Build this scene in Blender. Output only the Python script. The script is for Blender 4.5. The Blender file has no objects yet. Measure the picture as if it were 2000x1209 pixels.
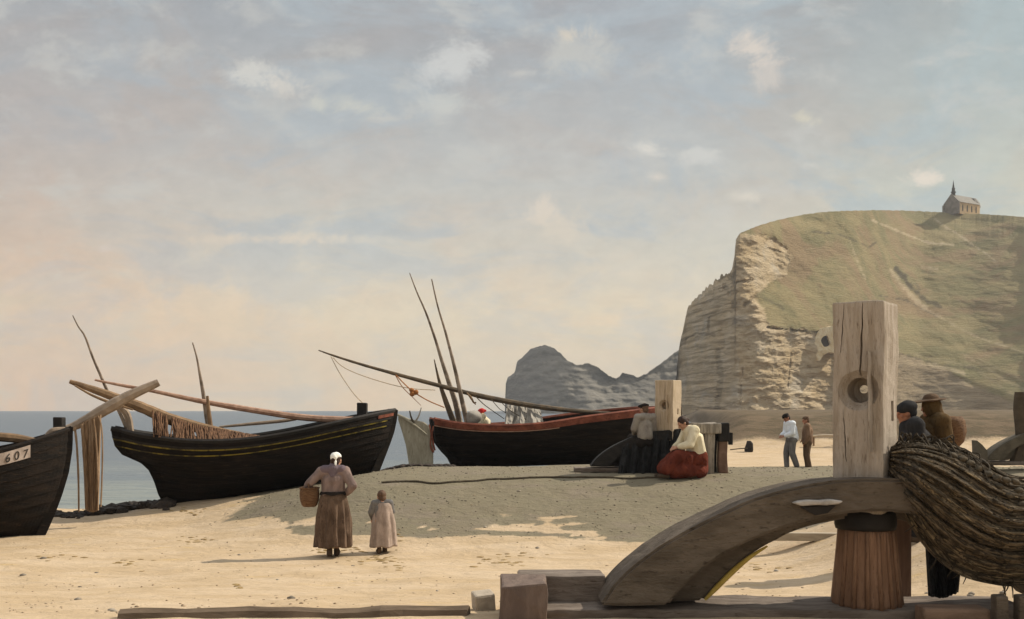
import bpy, bmesh, math, random
from mathutils import Vector, Matrix, noise as mn
random.seed(7)
R = math.radians
S = bpy.context.scene
COL = S.collection

# ------------------------------------------------------------------ camera / frame
F, CX, HY, EYE = 1920.0, 1000.0, 800.0, 2.28      # pixels of the 2000 px wide photograph, eye height in m
cam_d = bpy.data.cameras.new('camera'); cam = bpy.data.objects.new('camera', cam_d); COL.objects.link(cam)
cam.location = (0, 0, EYE); cam.rotation_euler = (R(90), 0, 0)
cam_d.sensor_width = 36; cam_d.lens = 36 * F / 2000; cam_d.shift_y = (HY - 604.5) / 2000
cam_d.clip_start = .1; cam_d.clip_end = 8000
S.camera = cam

# ------------------------------------------------------------------ light
SUN_EL = 39; SUN_AZ = (0.925, 0.38)
S.view_settings.view_transform = 'Standard'; S.view_settings.look = 'None'
S.view_settings.gamma = 1; S.view_settings.use_curve_mapping = False
S.view_settings.exposure = 0.0
sd = bpy.data.lights.new('sun', 'SUN'); sd.energy = 5.0; sd.angle = R(.6); sd.color = (1, .9, .74)
so = bpy.data.objects.new('sun', sd); COL.objects.link(so)
h = Vector((SUN_AZ[0], SUN_AZ[1], 0)).normalized()
sdir = Vector((h.x * math.cos(R(SUN_EL)), h.y * math.cos(R(SUN_EL)), math.sin(R(SUN_EL))))
so.rotation_euler = sdir.to_track_quat('Z', 'Y').to_euler(); so.location = sdir * 60

class NT:                                          # tiny node helper
    def __init__(s, tree): s.t = tree; s.n = tree.nodes; s.l = tree.links
    def new(s, typ, **kw):
        n = s.n.new(typ)
        for k, v in kw.items(): setattr(n, k, v)
        return n
    def put(s, sock, v):
        if isinstance(v, bpy.types.NodeSocket): s.l.new(v, sock)
        elif v is not None:
            if sock.type in ('RGBA',) and len(v) == 3: v = (*v, 1)
            sock.default_value = v
    def m(s, op, a, b=None, c=None, clamp=False):
        n = s.new('ShaderNodeMath', operation=op, use_clamp=clamp)
        for i, v in enumerate((a, b, c)): 
            if v is not None: s.put(n.inputs[i], v)
        return n.outputs[0]
    def mix(s, f, a, b, typ='MIX'):
        n = s.new('ShaderNodeMix', data_type='RGBA', blend_type=typ)
        s.put(n.inputs[0], f); s.put(n.inputs[6], a); s.put(n.inputs[7], b)
        return n.outputs[2]
    def sm(s, v, a, b):
        n = s.new('ShaderNodeMapRange', interpolation_type='SMOOTHSTEP')
        s.put(n.inputs[0], v); n.inputs[1].default_value = a; n.inputs[2].default_value = b
        return n.outputs[0]
    def noise(s, vec, scale, det=4, rough=.55, dist=0.):
        n = s.new('ShaderNodeTexNoise'); s.put(n.inputs['Vector'], vec)
        n.inputs['Scale'].default_value = scale; n.inputs['Detail'].default_value = det
        n.inputs['Roughness'].default_value = rough; n.inputs['Distortion'].default_value = dist
        return n.outputs[0]
    def scl(s, vec, sc, off=(0, 0, 0)):
        n = s.new('ShaderNodeMapping'); s.put(n.inputs[0], vec)
        n.inputs['Scale'].default_value = sc; n.inputs['Location'].default_value = off
        return n.outputs[0]
    def ramp(s, f, stops):
        n = s.new('ShaderNodeValToRGB'); s.put(n.inputs[0], f); e = n.color_ramp.elements
        while len(e) < len(stops): e.new(.5)
        for q, (p, c) in zip(e, stops): q.position = p; q.color = (*c, 1)
        return n.outputs[0]

# sky: daylight sky seen through a thin broken veil of cloud (infinitely far, by direction)
W = bpy.data.worlds.new('World'); S.world = W; W.use_nodes = True
k = NT(W.node_tree); k.n.clear()
wo = k.new('ShaderNodeOutputWorld')
sky = k.new('ShaderNodeTexSky', sky_type='NISHITA', sun_disc=False)
sky.sun_elevation = R(SUN_EL); sky.sun_rotation = math.atan2(SUN_AZ[0], SUN_AZ[1]); sky.dust_density = 2
bg1 = k.new('ShaderNodeBackground'); k.put(bg1.inputs[0], sky.outputs[0]); bg1.inputs[1].default_value = .08
tc = k.new('ShaderNodeTexCoord'); sep = k.new('ShaderNodeSeparateXYZ'); k.put(sep.inputs[0], tc.outputs['Generated'])
dx, dy, dz = sep.outputs
el = k.m('MAXIMUM', dz, 0)
ay = k.m('MAXIMUM', k.m('ABSOLUTE', dy), .08)
u_ = k.m('DIVIDE', dx, ay); v_ = k.m('DIVIDE', dz, ay)
base = k.ramp(el, [(0, (.93, .74, .50)), (.09, (.88, .735, .52)), (.16, (.68, .63, .525)), (.25, (.53, .53, .505)), (.36, (.40, .42, .435)), (.43, (.40, .42, .44)), (.62, (.85, .88, .95)), (1, (1.05, 1.08, 1.15))])  # overhead part, out of view, brightened to fill the shaded faces
cv = k.new('ShaderNodeCombineXYZ'); k.put(cv.inputs[0], u_); k.put(cv.inputs[1], v_)
uv = cv.outputs[0]
n1 = k.noise(k.scl(uv, (3.2, 6.5, 1)), 1.6, 6, .6, .5)
n2 = k.noise(k.scl(uv, (2.2, 4.6, 1), (3.1, 7.7, 0)), 2.2, 7, .62, .8)
n3 = k.noise(k.scl(uv, (20, 34, 1)), 1.5, 6, .68, .3); n4 = k.noise(k.scl(uv, (5, 9, 1), (5, 2, 0)), 2.4, 7, .62, .25)
warm = k.mix(k.sm(n1, .42, .66), (1, 1, 1), (1.03, .955, .91))
c = k.mix(1., base, warm, 'MULTIPLY')
c = k.mix(k.m('MULTIPLY', k.sm(n2, .45, .62), .72), c, k.mix(k.sm(el, .05, .22), (.72, .67, .58), (.445, .50, .53)))
c = k.mix(k.m('MULTIPLY', k.sm(k.m('MULTIPLY', u_, -1), .16, .56), k.m('SUBTRACT', 1, k.sm(el, .2, .42))), c, k.mix(1., c, (.955, .85, .82), 'MULTIPLY'))
c = k.mix(k.m('MULTIPLY', k.sm(u_, .1, .55), k.sm(el, .03, .2)), c, k.mix(1., c, (.97, 1.03, .98), 'MULTIPLY'))
c = k.mix(1., c, k.mix(n3, (.86, .87, .88), (1.19, 1.18, 1.165)), 'MULTIPLY')
# small fair-weather clouds: px, py, half width, half height, colour, strength
c = k.mix(k.m('MULTIPLY', k.sm(n4, .50, .70), .6), c, k.mix(k.sm(el, .03, .25), (.80, .69, .53), (.63, .62, .57)))
PUFF = [(490, 148, 42, 26, (.66, .64, .58), .8), (560, 168, 34, 20, (.68, .63, .55), .7), (622, 205, 14, 12, (.62, .61, .52), .5), (700, 212, 46, 17, (.64, .62, .52), .7),
        (755, 232, 40, 10, (.64, .60, .52), .5), (865, 205, 60, 16, (.62, .62, .56), .5), (885, 122, 58, 30, (.63, .63, .60), .8), (1020, 142, 30, 9, (.64, .62, .56), .5),
        (1110, 95, 55, 42, (.56, .55, .50), .7), (1105, 65, 36, 12, (.72, .62, .48), .55), (1470, 100, 44, 24, (.70, .62, .53), .9), (1500, 140, 30, 28, (.66, .59, .51), .6),
        (1570, 230, 22, 12, (.70, .64, .48), .6), (1262, 292, 26, 13, (.72, .68, .60), .8), (1370, 305, 40, 14, (.68, .66, .60), .6), (1283, 345, 18, 8, (.74, .66, .56), .6),
        (1585, 322, 22, 8, (.70, .66, .57), .5), (1795, 348, 32, 13, (.77, .68, .56), .95), (1455, 384, 30, 9, (.72, .66, .55), .7), (540, 467, 90, 11, (.75, .64, .50), .8),
        (440, 470, 70, 9, (.70, .59, .46), .6), (720, 468, 90, 7, (.70, .64, .53), .5), (1060, 410, 36, 20, (.74, .64, .52), .75), (1100, 440, 46, 30, (.71, .62, .49), .6), (205, 485, 16, 6, (.68, .58, .5), .5),
        (60, 345, 40, 9, (.60, .52, .46), .5), (1220, 535, 60, 9, (.76, .65, .50), .5), (450, 635, 50, 16, (.72, .58, .40), .45), (30, 590, 70, 14, (.70, .57, .40), .5), (180, 650, 45, 40, (.60, .52, .45), .5)]
wob = k.noise(k.scl(uv, (1, 1.25, 1)), 17, 8, .72, .5)
wob2 = k.m('SUBTRACT', wob, .5)
front = k.sm(dy, .05, .15)
for (px, py, rw, rh, cc, st) in PUFF:
    a = k.m('MULTIPLY', k.m('SUBTRACT', u_, (px - CX) / F), F / (rw * 1.22))
    b = k.m('MULTIPLY', k.m('SUBTRACT', v_, (HY - py) / F), F / (rh * 1.22))
    d2 = k.m('SQRT', k.m('ADD', k.m('MULTIPLY', a, a), k.m('MULTIPLY', b, b)))
    d2 = k.m('ADD', d2, k.m('MULTIPLY', wob2, 5.0))
    f = k.m('MULTIPLY', k.m('MULTIPLY', k.m('SUBTRACT', 1, k.sm(d2, .0, 1.35)), st), front)
    c = k.mix(f, c, tuple(q * 1.12 for q in cc))
c = k.mix(k.m('MULTIPLY', k.sm(dy, .0, -.6), k.sm(dz, -.05, .1)), c, (.62, .60, .55))  # sky behind the camera toned as even fill light
bg2 = k.new('ShaderNodeBackground'); k.put(bg2.inputs[0], c); bg2.inputs[1].default_value = 1.03
mx = k.new('ShaderNodeMixShader'); mx.inputs[0].default_value = .88
k.l.new(bg1.outputs[0], mx.inputs[1]); k.l.new(bg2.outputs[0], mx.inputs[2]); k.l.new(mx.outputs[0], wo.inputs[0])

# ------------------------------------------------------------------ helpers
def P(px, py, D): return Vector(((px - CX) / F * D, D, EYE - (py - HY) / F * D))
def lerp(a, b, t): return a + (b - a) * t
def sst(a, b, x):
    t = max(0., min(1., (x - a) / (b - a))); return t * t * (3 - 2 * t)
def pw(pts, x):                                     # piecewise linear
    if x <= pts[0][0]: return pts[0][1]
    for (a, b), (c_, d) in zip(pts, pts[1:]):
        if x <= c_: return lerp(b, d, (x - a) / (c_ - a) if c_ > a else 1)
    return pts[-1][1]
def pws(pts, x):                                    # piecewise smooth (Catmull-Rom in y)
    n = len(pts)
    if x <= pts[0][0]: return pts[0][1]
    if x >= pts[-1][0]: return pts[-1][1]
    for i in range(n - 1):
        if x <= pts[i + 1][0]:
            x0, y0 = pts[i]; x1, y1 = pts[i + 1]
            m0 = (y1 - pts[max(i - 1, 0)][1]) / max(1e-6, x1 - pts[max(i - 1, 0)][0])
            m1 = (pts[min(i + 2, n - 1)][1] - y0) / max(1e-6, pts[min(i + 2, n - 1)][0] - x0)
            t = (x - x0) / (x1 - x0); hh = x1 - x0
            return (2*t**3 - 3*t*t + 1)*y0 + (t**3 - 2*t*t + t)*hh*m0 + (-2*t**3 + 3*t*t)*y1 + (t**3 - t*t)*hh*m1
def spline(pts, n):                                  # resample a polyline smoothly (vectors)
    pts = [Vector(p) for p in pts]; m_ = len(pts); out = []
    for i in range(n):
        f = i / (n - 1) * (m_ - 1); j = min(int(f), m_ - 2); t = f - j
        p0, p1, p2, p3 = pts[max(j-1, 0)], pts[j], pts[j+1], pts[min(j+2, m_-1)]
        out.append(.5 * ((2*p1) + (p2-p0)*t + (2*p0-5*p1+4*p2-p3)*t*t + (3*p1-p0-3*p2+p3)*t**3))
    return out
def fbm(x, y, z=0., o=4): return mn.fractal(Vector((x, y, z)), .9, 2.1, o)

def ob(name, bm, mat, parent=None, smooth=False, origin=None):
    me = bpy.data.meshes.new(name)
    if isinstance(bm, bpy.types.Mesh): me = bm; me.name = name
    else: bm.to_mesh(me); bm.free()
    o = bpy.data.objects.new(name, me); COL.objects.link(o)
    if mat: me.materials.clear(); [me.materials.append(q) for q in (mat if isinstance(mat, (list, tuple)) else [mat])]
    if smooth:
        for p in me.polygons: p.use_smooth = True
    if parent:
        o.parent = parent
        me.transform(Matrix.Translation(-parent.matrix_world.translation)) if parent.type == 'EMPTY' and parent.get('wbuild') else None
    return o
def tag(o, label=None, cat=None, group=None, kind=None):
    if label: o['label'] = label
    if cat: o['category'] = cat
    if group: o['group'] = group
    if kind: o['kind'] = kind
    return o
WB = {}
def thing(name, label, cat, loc, rz=0, group=None):
    o = bpy.data.objects.new(name, None); COL.objects.link(o); o.empty_display_size = .2
    o.location = loc; o.rotation_euler = (0, 0, rz)
    tag(o, label, cat, group)
    WB[o.name] = Vector(loc)
    return o
def wpart(name, bm, mat, root, smooth=False, base=None):   # part built in world coordinates under an unrotated thing (or a part of it)
    o = ob(name, bm, mat, None, smooth)
    off = WB[root.name] if root.name in WB else WB[root.parent.name]
    if base: off = base
    o.data.transform(Matrix.Translation(-off)); o.parent = root
    return o

def box(bm, lo, hi, M=None, bev=0., seg=2):
    g = bmesh.ops.create_cube(bm, size=1)
    vs = g['verts']; lo = Vector(lo); hi = Vector(hi); c_ = (lo + hi) / 2; s_ = hi - lo
    for v in vs: v.co = Vector((v.co.x * s_.x, v.co.y * s_.y, v.co.z * s_.z)) + c_
    if bev:
        es = list({e for v in vs for e in v.link_edges})
        r = bmesh.ops.bevel(bm, geom=es, offset=bev, segments=seg, affect='EDGES', profile=.6)
        vs = list({v for f in r['faces'] for v in f.verts} | {v for v in vs if v.is_valid})
    if M:
        for v in vs: v.co = M @ v.co
    return vs
def tube(bm, pts, rad, seg=8, cap=True):
    pts = [Vector(p) for p in pts]; n = len(pts)
    if not isinstance(rad, (list, tuple)): rad = [rad] * n
    rings = []; up = None
    for i, p in enumerate(pts):
        t = (pts[min(i+1, n-1)] - pts[max(i-1, 0)]).normalized()
        if up is None: up = t.orthogonal().normalized()
        up = (up - t * up.dot(t)).normalized(); sd_ = t.cross(up)
        rings.append([bm.verts.new(p + (up * math.cos(a) + sd_ * math.sin(a)) * rad[i]) for a in [2*math.pi*j/seg for j in range(seg)]])
    for a, b in zip(rings, rings[1:]):
        for j in range(seg): bm.faces.new((a[j], a[(j+1) % seg], b[(j+1) % seg], b[j]))
    if cap: bm.faces.new(rings[0][::-1]); bm.faces.new(rings[-1])
def rads(n, *rs): return [pw([(i/(len(rs)-1), r) for i, r in enumerate(rs)], j/(n-1)) for j in range(n)]
def lathe(bm, prof, seg=24, c_=(0, 0, 0), fac=None):
    rings = []
    for (r, z) in prof:
        rings.append([bm.verts.new((c_[0] + r*math.cos(2*math.pi*j/seg)*(fac(j, z) if fac else 1), c_[1] + r*math.sin(2*math.pi*j/seg)*(fac(j, z) if fac else 1), c_[2] + z)) for j in range(seg)])
    for a, b in zip(rings, rings[1:]):
        for j in range(seg): bm.faces.new((a[j], a[(j+1) % seg], b[(j+1) % seg], b[j]))
    bm.faces.new(rings[0][::-1]); bm.faces.new(rings[-1])
def grid(bm, pts):
    V = [[bm.verts.new(p) for p in row] for row in pts]
    for a, b in zip(V, V[1:]):
        for j in range(len(a) - 1): bm.faces.new((a[j], a[j+1], b[j+1], b[j]))
    return V
def prism(bm, poly, y0, y1):                         # polygon in (x,z), extruded along y
    a = [bm.verts.new((x, y0, z)) for x, z in poly]; b = [bm.verts.new((x, y1, z)) for x, z in poly]
    n = len(poly)
    bm.faces.new(a); bm.faces.new(b[::-1])
    for i in range(n): bm.faces.new((a[i], b[i], b[(i+1) % n], a[(i+1) % n]))
    bmesh.ops.recalc_face_normals(bm, faces=bm.faces[:])
def strip(bm, A, B, y0, y1):                         # solid between two polylines A and B (lists of (x,z)) from y0 to y1
    q = [[bm.verts.new((x, y, z)) for x, z in L] for y in (y0, y1) for L in (A, B)]
    a0, b0, a1, b1 = q; n = len(A)
    for i in range(n - 1):
        bm.faces.new((a0[i], a0[i+1], b0[i+1], b0[i])); bm.faces.new((a1[i+1], a1[i], b1[i], b1[i+1]))
        bm.faces.new((a0[i+1], a0[i], a1[i], a1[i+1])); bm.faces.new((b0[i], b0[i+1], b1[i+1], b1[i]))
    bm.faces.new((a0[0], b0[0], b1[0], a1[0])); bm.faces.new((b0[-1], a0[-1], a1[-1], b1[-1]))
    bmesh.ops.recalc_face_normals(bm, faces=bm.faces[:])
def jitter(bm, amp, sc, seed=0.):
    for v in bm.verts:
        v.co += mn.noise_vector(v.co * sc + Vector((seed, seed*1.7, -seed))) * amp
def evaluated(o):
    bpy.context.view_layer.update()
    dg = bpy.context.evaluated_depsgraph_get()
    me = bpy.data.meshes.new_from_object(o.evaluated_get(dg))
    return me

# ------------------------------------------------------------------ materials
MATS = {}
def mat(name, c1, c2, scale=4., stretch=(1, 1, 1), rough=.85, bump=.3, bscale=None, c3=None, spec=.3, bdist=.02, lo=.35, hi=.65, det=6):
    if name in MATS: return MATS[name]
    m_ = bpy.data.materials.new(name); m_.use_nodes = True; q = NT(m_.node_tree)
    b = q.n['Principled BSDF']; tc_ = q.new('ShaderNodeTexCoord'); v = q.scl(tc_.outputs['Object'], stretch)
    n_ = q.noise(v, scale, det, .62, .3)
    col = q.mix(q.sm(n_, lo, hi), c1, c2)
    if c3: col = q.mix(q.sm(q.noise(v, scale * 3.7, 5, .6), .56, .72), col, c3)
    fine = q.noise(v, scale * 14, 4, .6)
    col = q.mix(1., col, q.mix(fine, (.86, .86, .86), (1.12, 1.12, 1.12)), 'MULTIPLY')
    q.put(b.inputs['Base Color'], col); b.inputs['Roughness'].default_value = rough; b.inputs['Specular IOR Level'].default_value = spec
    bp = q.new('ShaderNodeBump'); bp.inputs['Strength'].default_value = bump; bp.inputs['Distance'].default_value = bdist
    q.put(bp.inputs['Height'], q.noise(v, bscale or scale * 5, 6, .65)); q.put(b.inputs['Normal'], bp.outputs[0])
    MATS[name] = m_; return m_
M_post = mat('weathered_post_wood', (.365, .30, .235), (.50, .43, .36), 2.2, (7, 7, .8), .9, .9, 14, (.20, .155, .115), bdist=.03)
M_beam = mat('weathered_beam_wood', (.10, .078, .057), (.16, .127, .096), 2.2, (1, 3, 3), .9, .9, 14, (.055, .040, .028), bdist=.03)
M_sole = mat('sole_wood', (.12, .092, .072), (.21, .17, .14), 2.5, (.8, 4, 4), .85, .6, 12, (.08, .055, .04))
M_drum = mat('red_brown_drum_wood', (.19, .105, .062), (.26, .15, .092), 3, (6, 6, .6), .8, .5, 9, (.09, .042, .024))
M_dark = mat('tarred_wood', (.014, .011, .009), (.03, .022, .016), 3, (1, 1, 3), .7, .5, 10, (.055, .04, .028))
M_black = mat('black_wood', (.012, .01, .009), (.022, .018, .015), 5, (1, 1, 1), .75, .4)
M_hull = mat('tarred_hull', (.006, .005, .0045), (.017, .012, .009), 2.5, (.5, 1, 4), .8, .7, 14, (.034, .022, .014), spec=.12)
M_brown = mat('brown_spar_wood', (.16, .10, .055), (.26, .165, .09), 4, (1, 1, 1), .8, .4)
M_greyspar = mat('grey_spar_wood', (.25, .19, .14), (.36, .28, .21), 4, (1, 1, 1), .8, .4)
M_pinkspar = mat('pinkish_spar_wood', (.28, .16, .11), (.44, .28, .2), 6, (1, 1, 1), .8, .4)
M_mast = mat('mast_wood', (.12, .09, .065), (.34, .27, .21), 3.5, (1, 1, 1), .75, .4)
M_yard = mat('dark_yard_wood', (.07, .055, .04), (.14, .10, .06), 5, (1, 1, 1), .8, .4)
M_red = mat('red_brown_paint', (.12, .035, .02), (.23, .07, .04), 5, (.6, 1, 1), .8, .4, None, (.07, .025, .017))
M_yel = mat('yellow_paint', (.035, .028, .01), (.26, .20, .025), 3, (1, 1, 1), .8, .2, None, (.03, .025, .01))
M_white = mat('chalky_white_paint', (.27, .22, .19), (.44, .37, .33), 3, (1, 1, 1), .9, .4, None, (.2, .16, .13))
M_ink = mat('black_lettering', (.012, .01, .01), (.03, .026, .022), 9)
M_rope = mat('tan_rope', (.28, .19, .10), (.42, .30, .17), 20, (1, 1, 1), .9, .5)
M_orope = mat('orange_rope', (.30, .11, .03), (.42, .17, .05), 20, (1, 1, 1), .9, .5)
M_drope = mat('dark_rope', (.06, .05, .035), (.11, .085, .055), 20, (1, 1, 1), .9, .5)
M_netA = mat('brown_net_twine', (.10, .075, .048), (.17, .13, .085), 12, (1, 1, 1), .95, .7, 60)
M_netB = mat('dark_net_twine', (.04, .031, .021), (.075, .058, .038), 12, (1, 1, 1), .95, .7, 60)
M_netC = mat('ochre_net_twine', (.20, .15, .085), (.30, .23, .14), 12, (1, 1, 1), .95, .7, 60)
M_redn = mat('red_brown_net', (.10, .05, .025), (.18, .095, .05), 8, (1, 1, .4), .95, .8, 40, (.05, .025, .014))
M_tannet = mat('tan_drying_net', (.22, .14, .08), (.36, .25, .16), 5, (5, 5, .5), .95, .8, 20, (.16, .09, .05))
M_canvas = mat('pale_grey_board', (.31, .28, .21), (.40, .365, .285), 4, (3, 3, .6), .9, .5, 10, (.23, .2, .14))
M_sail = mat('grey_sailcloth', (.26, .24, .21), (.36, .33, .29), 4, (1, 1, 1), .95, .5)
M_blackcloth = mat('black_oilcloth', (.008, .0085, .009), (.02, .02, .02), 5, (1, 1, 1), .85, .5)
M_skin = mat('skin', (.42, .22, .14), (.5, .28, .19), 9, rough=.6, bump=.1)
M_skin2 = mat('tanned_skin', (.30, .13, .075), (.38, .18, .11), 9, rough=.6, bump=.1)
M_hair = mat('dark_brown_hair', (.03, .015, .01), (.06, .03, .02), 30, (1, 1, .2), .7, .6)
M_bhair = mat('brown_hair', (.09, .05, .03), (.15, .085, .05), 30, (1, 1, .2), .7, .6)
M_stone = mat('pale_stone', (.33, .31, .28), (.5, .47, .42), 5, bump=.6)
def cloth(name, a, b, c3=None): return mat(name, a, b, 7, (1, 1, .6), .95, .5, 30, c3, spec=.1)
C_mauve = cloth('mauve_cotton', (.17, .125, .112), (.26, .19, .17)); C_shawl = cloth('purple_grey_wool', (.12, .095, .11), (.17, .13, .15))
C_brown = cloth('brown_wool', (.09, .06, .042), (.155, .105, .075), (.045, .027, .018)); C_white = cloth('white_linen', (.78, .78, .74), (.84, .83, .78))
C_pale = cloth('pale_pinkish_cotton', (.30, .235, .195), (.42, .33, .28)); C_cream = cloth('cream_linen', (.66, .58, .40), (.76, .68, .50))
C_red = cloth('dull_red_wool', (.10, .024, .015), (.16, .038, .022), (.05, .012, .009)); C_grey = cloth('grey_linen', (.24, .21, .185), (.32, .29, .25))
C_bluewhite = cloth('bluish_white_linen', (.70, .76, .84), (.80, .84, .88)); C_slate = cloth('slate_wool', (.13, .125, .125), (.2, .19, .18))
C_umber = cloth('umber_wool', (.16, .10, .065), (.23, .15, .10)); C_dumber = cloth('dark_umber_wool', (.085, .055, .035), (.13, .085, .055))
C_navy = cloth('navy_wool', (.018, .018, .02), (.034, .033, .035)); C_ochre = cloth('ochre_brown_canvas', (.07, .042, .017), (.11, .068, .028), (.035, .022, .01))
C_scarlet = cloth('scarlet_wool', (.50, .03, .03), (.6, .05, .045)); C_black = cloth('black_felt', (.016, .013, .012), (.03, .025, .022))
M_wicker = mat('brown_wicker', (.11, .055, .026), (.2, .11, .055), 18, (1, 1, 3), .85, .9, 40, (.05, .025, .013))
M_shoe = mat('dark_leather', (.05, .032, .02), (.08, .055, .035), 9)

# ------------------------------------------------------------------ terrain
GR = [(-12, .8), (5, .62), (9, .42), (12, .12), (15.2, -.02), (16.4, .05), (17.5, .30), (19.8, .86), (21.5, .95), (24, .88), (29, .57), (32, .45), (46, .33), (60, .3), (420, .6)]
GL = [(-12, .8), (5, .62), (9, .42), (12, .12), (15.2, -.02), (18, -.05), (22, .0), (23.8, -.12), (25.5, -.42), (28, -.9), (40, -1.1), (420, -1.1)]
SH = [(-12, -60), (20, -60), (24, -9.5), (26, -4.8), (28, -3.1), (30, -1.4), (36, 2), (60, 11), (100, 22), (350, 60), (420, 80)]
SEA = -.35
def ground(x, y, fine=True):
    w = sst(-6.6, -2.4, x + .25 * math.sin(y))
    z = lerp(pws(GL, y), pws(GR, y), w)
    if y > 22:
        w2 = sst(-1.8, 1.3, x - pw(SH, y)); z = lerp(-1.0, z, w2)
        xb = 8 + (y - 46) * .18
        z += 1.72 * sst(46, 53, y) * sst(xb, xb + 3.5, x)
    z += .72 * sst(3.6, 6.5, x) * sst(9.5, 12, y) * (1 - sst(15.5, 19, y))
    zk = pw([(-9.6, -.2), (-7.6, .16), (-5.2, .45), (-3.0, .77), (-1, .9)], x)
    wk = sst(18.6, 21.4, y) * (1 - sst(23.2, 24.8, y)) * sst(-10, -8.2, x) * (1 - sst(-3.4, -1.5, x))
    z = lerp(z, max(z, zk + .02), wk)
    if fine:
        z += .035 * fbm(x * .45, y * .45) + .016 * fbm(x * 2.1, y * 2.1, 5)
        if y > 44: z += .12 * fbm(x * .3, y * .3, 9)
    return z
def hit(px, py, lo=5., hi=60.):                      # where the view line of that pixel meets the beach
    D = lo
    while D < hi:
        p = P(px, py, D)
        if p.z <= ground(p.x, p.y): break
        D += .05
    return P(px, py, D)
def on(px, D):
    x = (px - CX) / F * D
    return Vector((x, D, ground(x, D)))

def shade_band_mask(x, y):  # cast shadow across the mid-beach, painted as an olive ground tone
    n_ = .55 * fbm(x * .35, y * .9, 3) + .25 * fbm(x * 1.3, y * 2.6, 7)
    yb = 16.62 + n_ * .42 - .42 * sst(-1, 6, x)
    # tongues of sand running into the left end of the painted shade
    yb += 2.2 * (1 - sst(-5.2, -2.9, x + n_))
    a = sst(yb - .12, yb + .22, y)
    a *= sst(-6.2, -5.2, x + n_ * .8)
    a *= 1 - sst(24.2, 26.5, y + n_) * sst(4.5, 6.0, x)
    t = sst(.2, .5, fbm(x * .5 - 4, y * 1.6 + 9, 2)) * (1 - sst(17.2, 18.6, y)) * .8     # sandy streaks low in the painted shade
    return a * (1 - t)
bm = bmesh.new(); cl = bm.loops.layers.color.new('mask')
ys = []; y = -6.
while y < 420: ys.append(y); y += .35 if y < 8 else (.13 if y < 32 else (.3 if y < 62 else y * .03))
NX = 300; rows = []
for y in ys:
    rows.append([(x, y, ground(x, y)) for x in [(-.78 + 1.56 * i / NX) * (y + 13) for i in range(NX + 1)]])
V = grid(bm, rows)
msk = {}
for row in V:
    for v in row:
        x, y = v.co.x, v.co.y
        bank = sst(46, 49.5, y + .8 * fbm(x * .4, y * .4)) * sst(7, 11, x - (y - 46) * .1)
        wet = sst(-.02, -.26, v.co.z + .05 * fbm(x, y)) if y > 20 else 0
        msk[v] = (shade_band_mask(x, y), bank, wet, 1)
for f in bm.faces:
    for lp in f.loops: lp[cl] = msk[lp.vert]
m_ = bpy.data.materials.new('beach_sand'); m_.use_nodes = True; q = NT(m_.node_tree); b = q.n['Principled BSDF']
tc_ = q.new('ShaderNodeTexCoord'); v = tc_.outputs['Object']
at = q.new('ShaderNodeVertexColor'); at.layer_name = 'mask'; sp = q.new('ShaderNodeSeparateColor'); q.put(sp.inputs[0], at.outputs[0])
n1 = q.noise(q.scl(v, (.5, 1.1, 1)), 1.4, 7, .6, .4); n2 = q.noise(v, 9, 6, .65); n3 = q.noise(v, 55, 4, .6); n4 = q.noise(q.scl(v, (.8, 1.8, 1), (4, 2, 0)), 1.1, 5, .6, .6)
sand = q.mix(q.sm(n1, .36, .66), (.47, .352, .222), (.54, .42, .288))
sand = q.mix(q.m('MULTIPLY', q.sm(n4, .60, .72), .5), sand, (.52, .36, .15))
sand = q.mix(q.m('MULTIPLY', q.sm(q.noise(q.scl(v, (.7, 1.5, 1), (9, 1, 0)), 1.7, 6, .62), .60, .74), .35), sand, (.42, .34, .26))
sand = q.mix(1., sand, q.mix(n2, (.88, .87, .85), (1.1, 1.1, 1.12)), 'MULTIPLY')
vo = q.new('ShaderNodeTexVoronoi'); q.put(vo.inputs['Vector'], v); vo.inputs['Scale'].default_value = 17
vs_ = q.new('ShaderNodeSeparateColor'); q.put(vs_.inputs[0], vo.outputs['Color'])
shg = q.mix(vs_.outputs[0], (.185, .157, .105), (.212, .18, .124))  # olive tones of the painted shadow, stippled like pebbles
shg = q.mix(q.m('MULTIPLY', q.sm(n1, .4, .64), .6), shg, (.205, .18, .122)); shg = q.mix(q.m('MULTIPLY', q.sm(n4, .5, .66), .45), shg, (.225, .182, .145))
earth = q.mix(q.sm(n1, .38, .62), (.105, .078, .046), (.16, .115, .073)); earth = q.mix(q.m('MULTIPLY', q.sm(n4, .5, .65), .6), earth, (.09, .073, .042))
wetc = q.mix(n2, (.16, .125, .09), (.22, .17, .12))
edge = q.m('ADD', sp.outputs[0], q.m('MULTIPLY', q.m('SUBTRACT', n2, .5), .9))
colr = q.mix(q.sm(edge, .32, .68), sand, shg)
colr = q.mix(q.sm(q.m('ADD', sp.outputs[1], q.m('MULTIPLY', q.m('SUBTRACT', n2, .5), .6)), .3, .7), colr, earth)
colr = q.mix(q.sm(sp.outputs[2], .1, .9), colr, wetc)
colr = q.mix(1., colr, q.mix(n3, (.86, .86, .86), (1.12, 1.12, 1.12)), 'MULTIPLY')
q.put(b.inputs['Base Color'], colr); b.inputs['Roughness'].default_value = .92; b.inputs['Specular IOR Level'].default_value = .15
hsum = q.m('ADD', q.m('MULTIPLY', q.noise(q.scl(v, (1, 1.6, 1)), 3.2, 7, .62, .5), 2.6), q.m('ADD', q.m('MULTIPLY', n3, .22), q.m('MULTIPLY', q.m('MULTIPLY', vo.outputs['Distance'], -.15), sp.outputs[0])))
bp = q.new('ShaderNodeBump'); bp.inputs['Strength'].default_value = .55; bp.inputs['Distance'].default_value = .05
q.put(bp.inputs['Height'], hsum); q.put(b.inputs['Normal'], bp.outputs[0])
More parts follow.
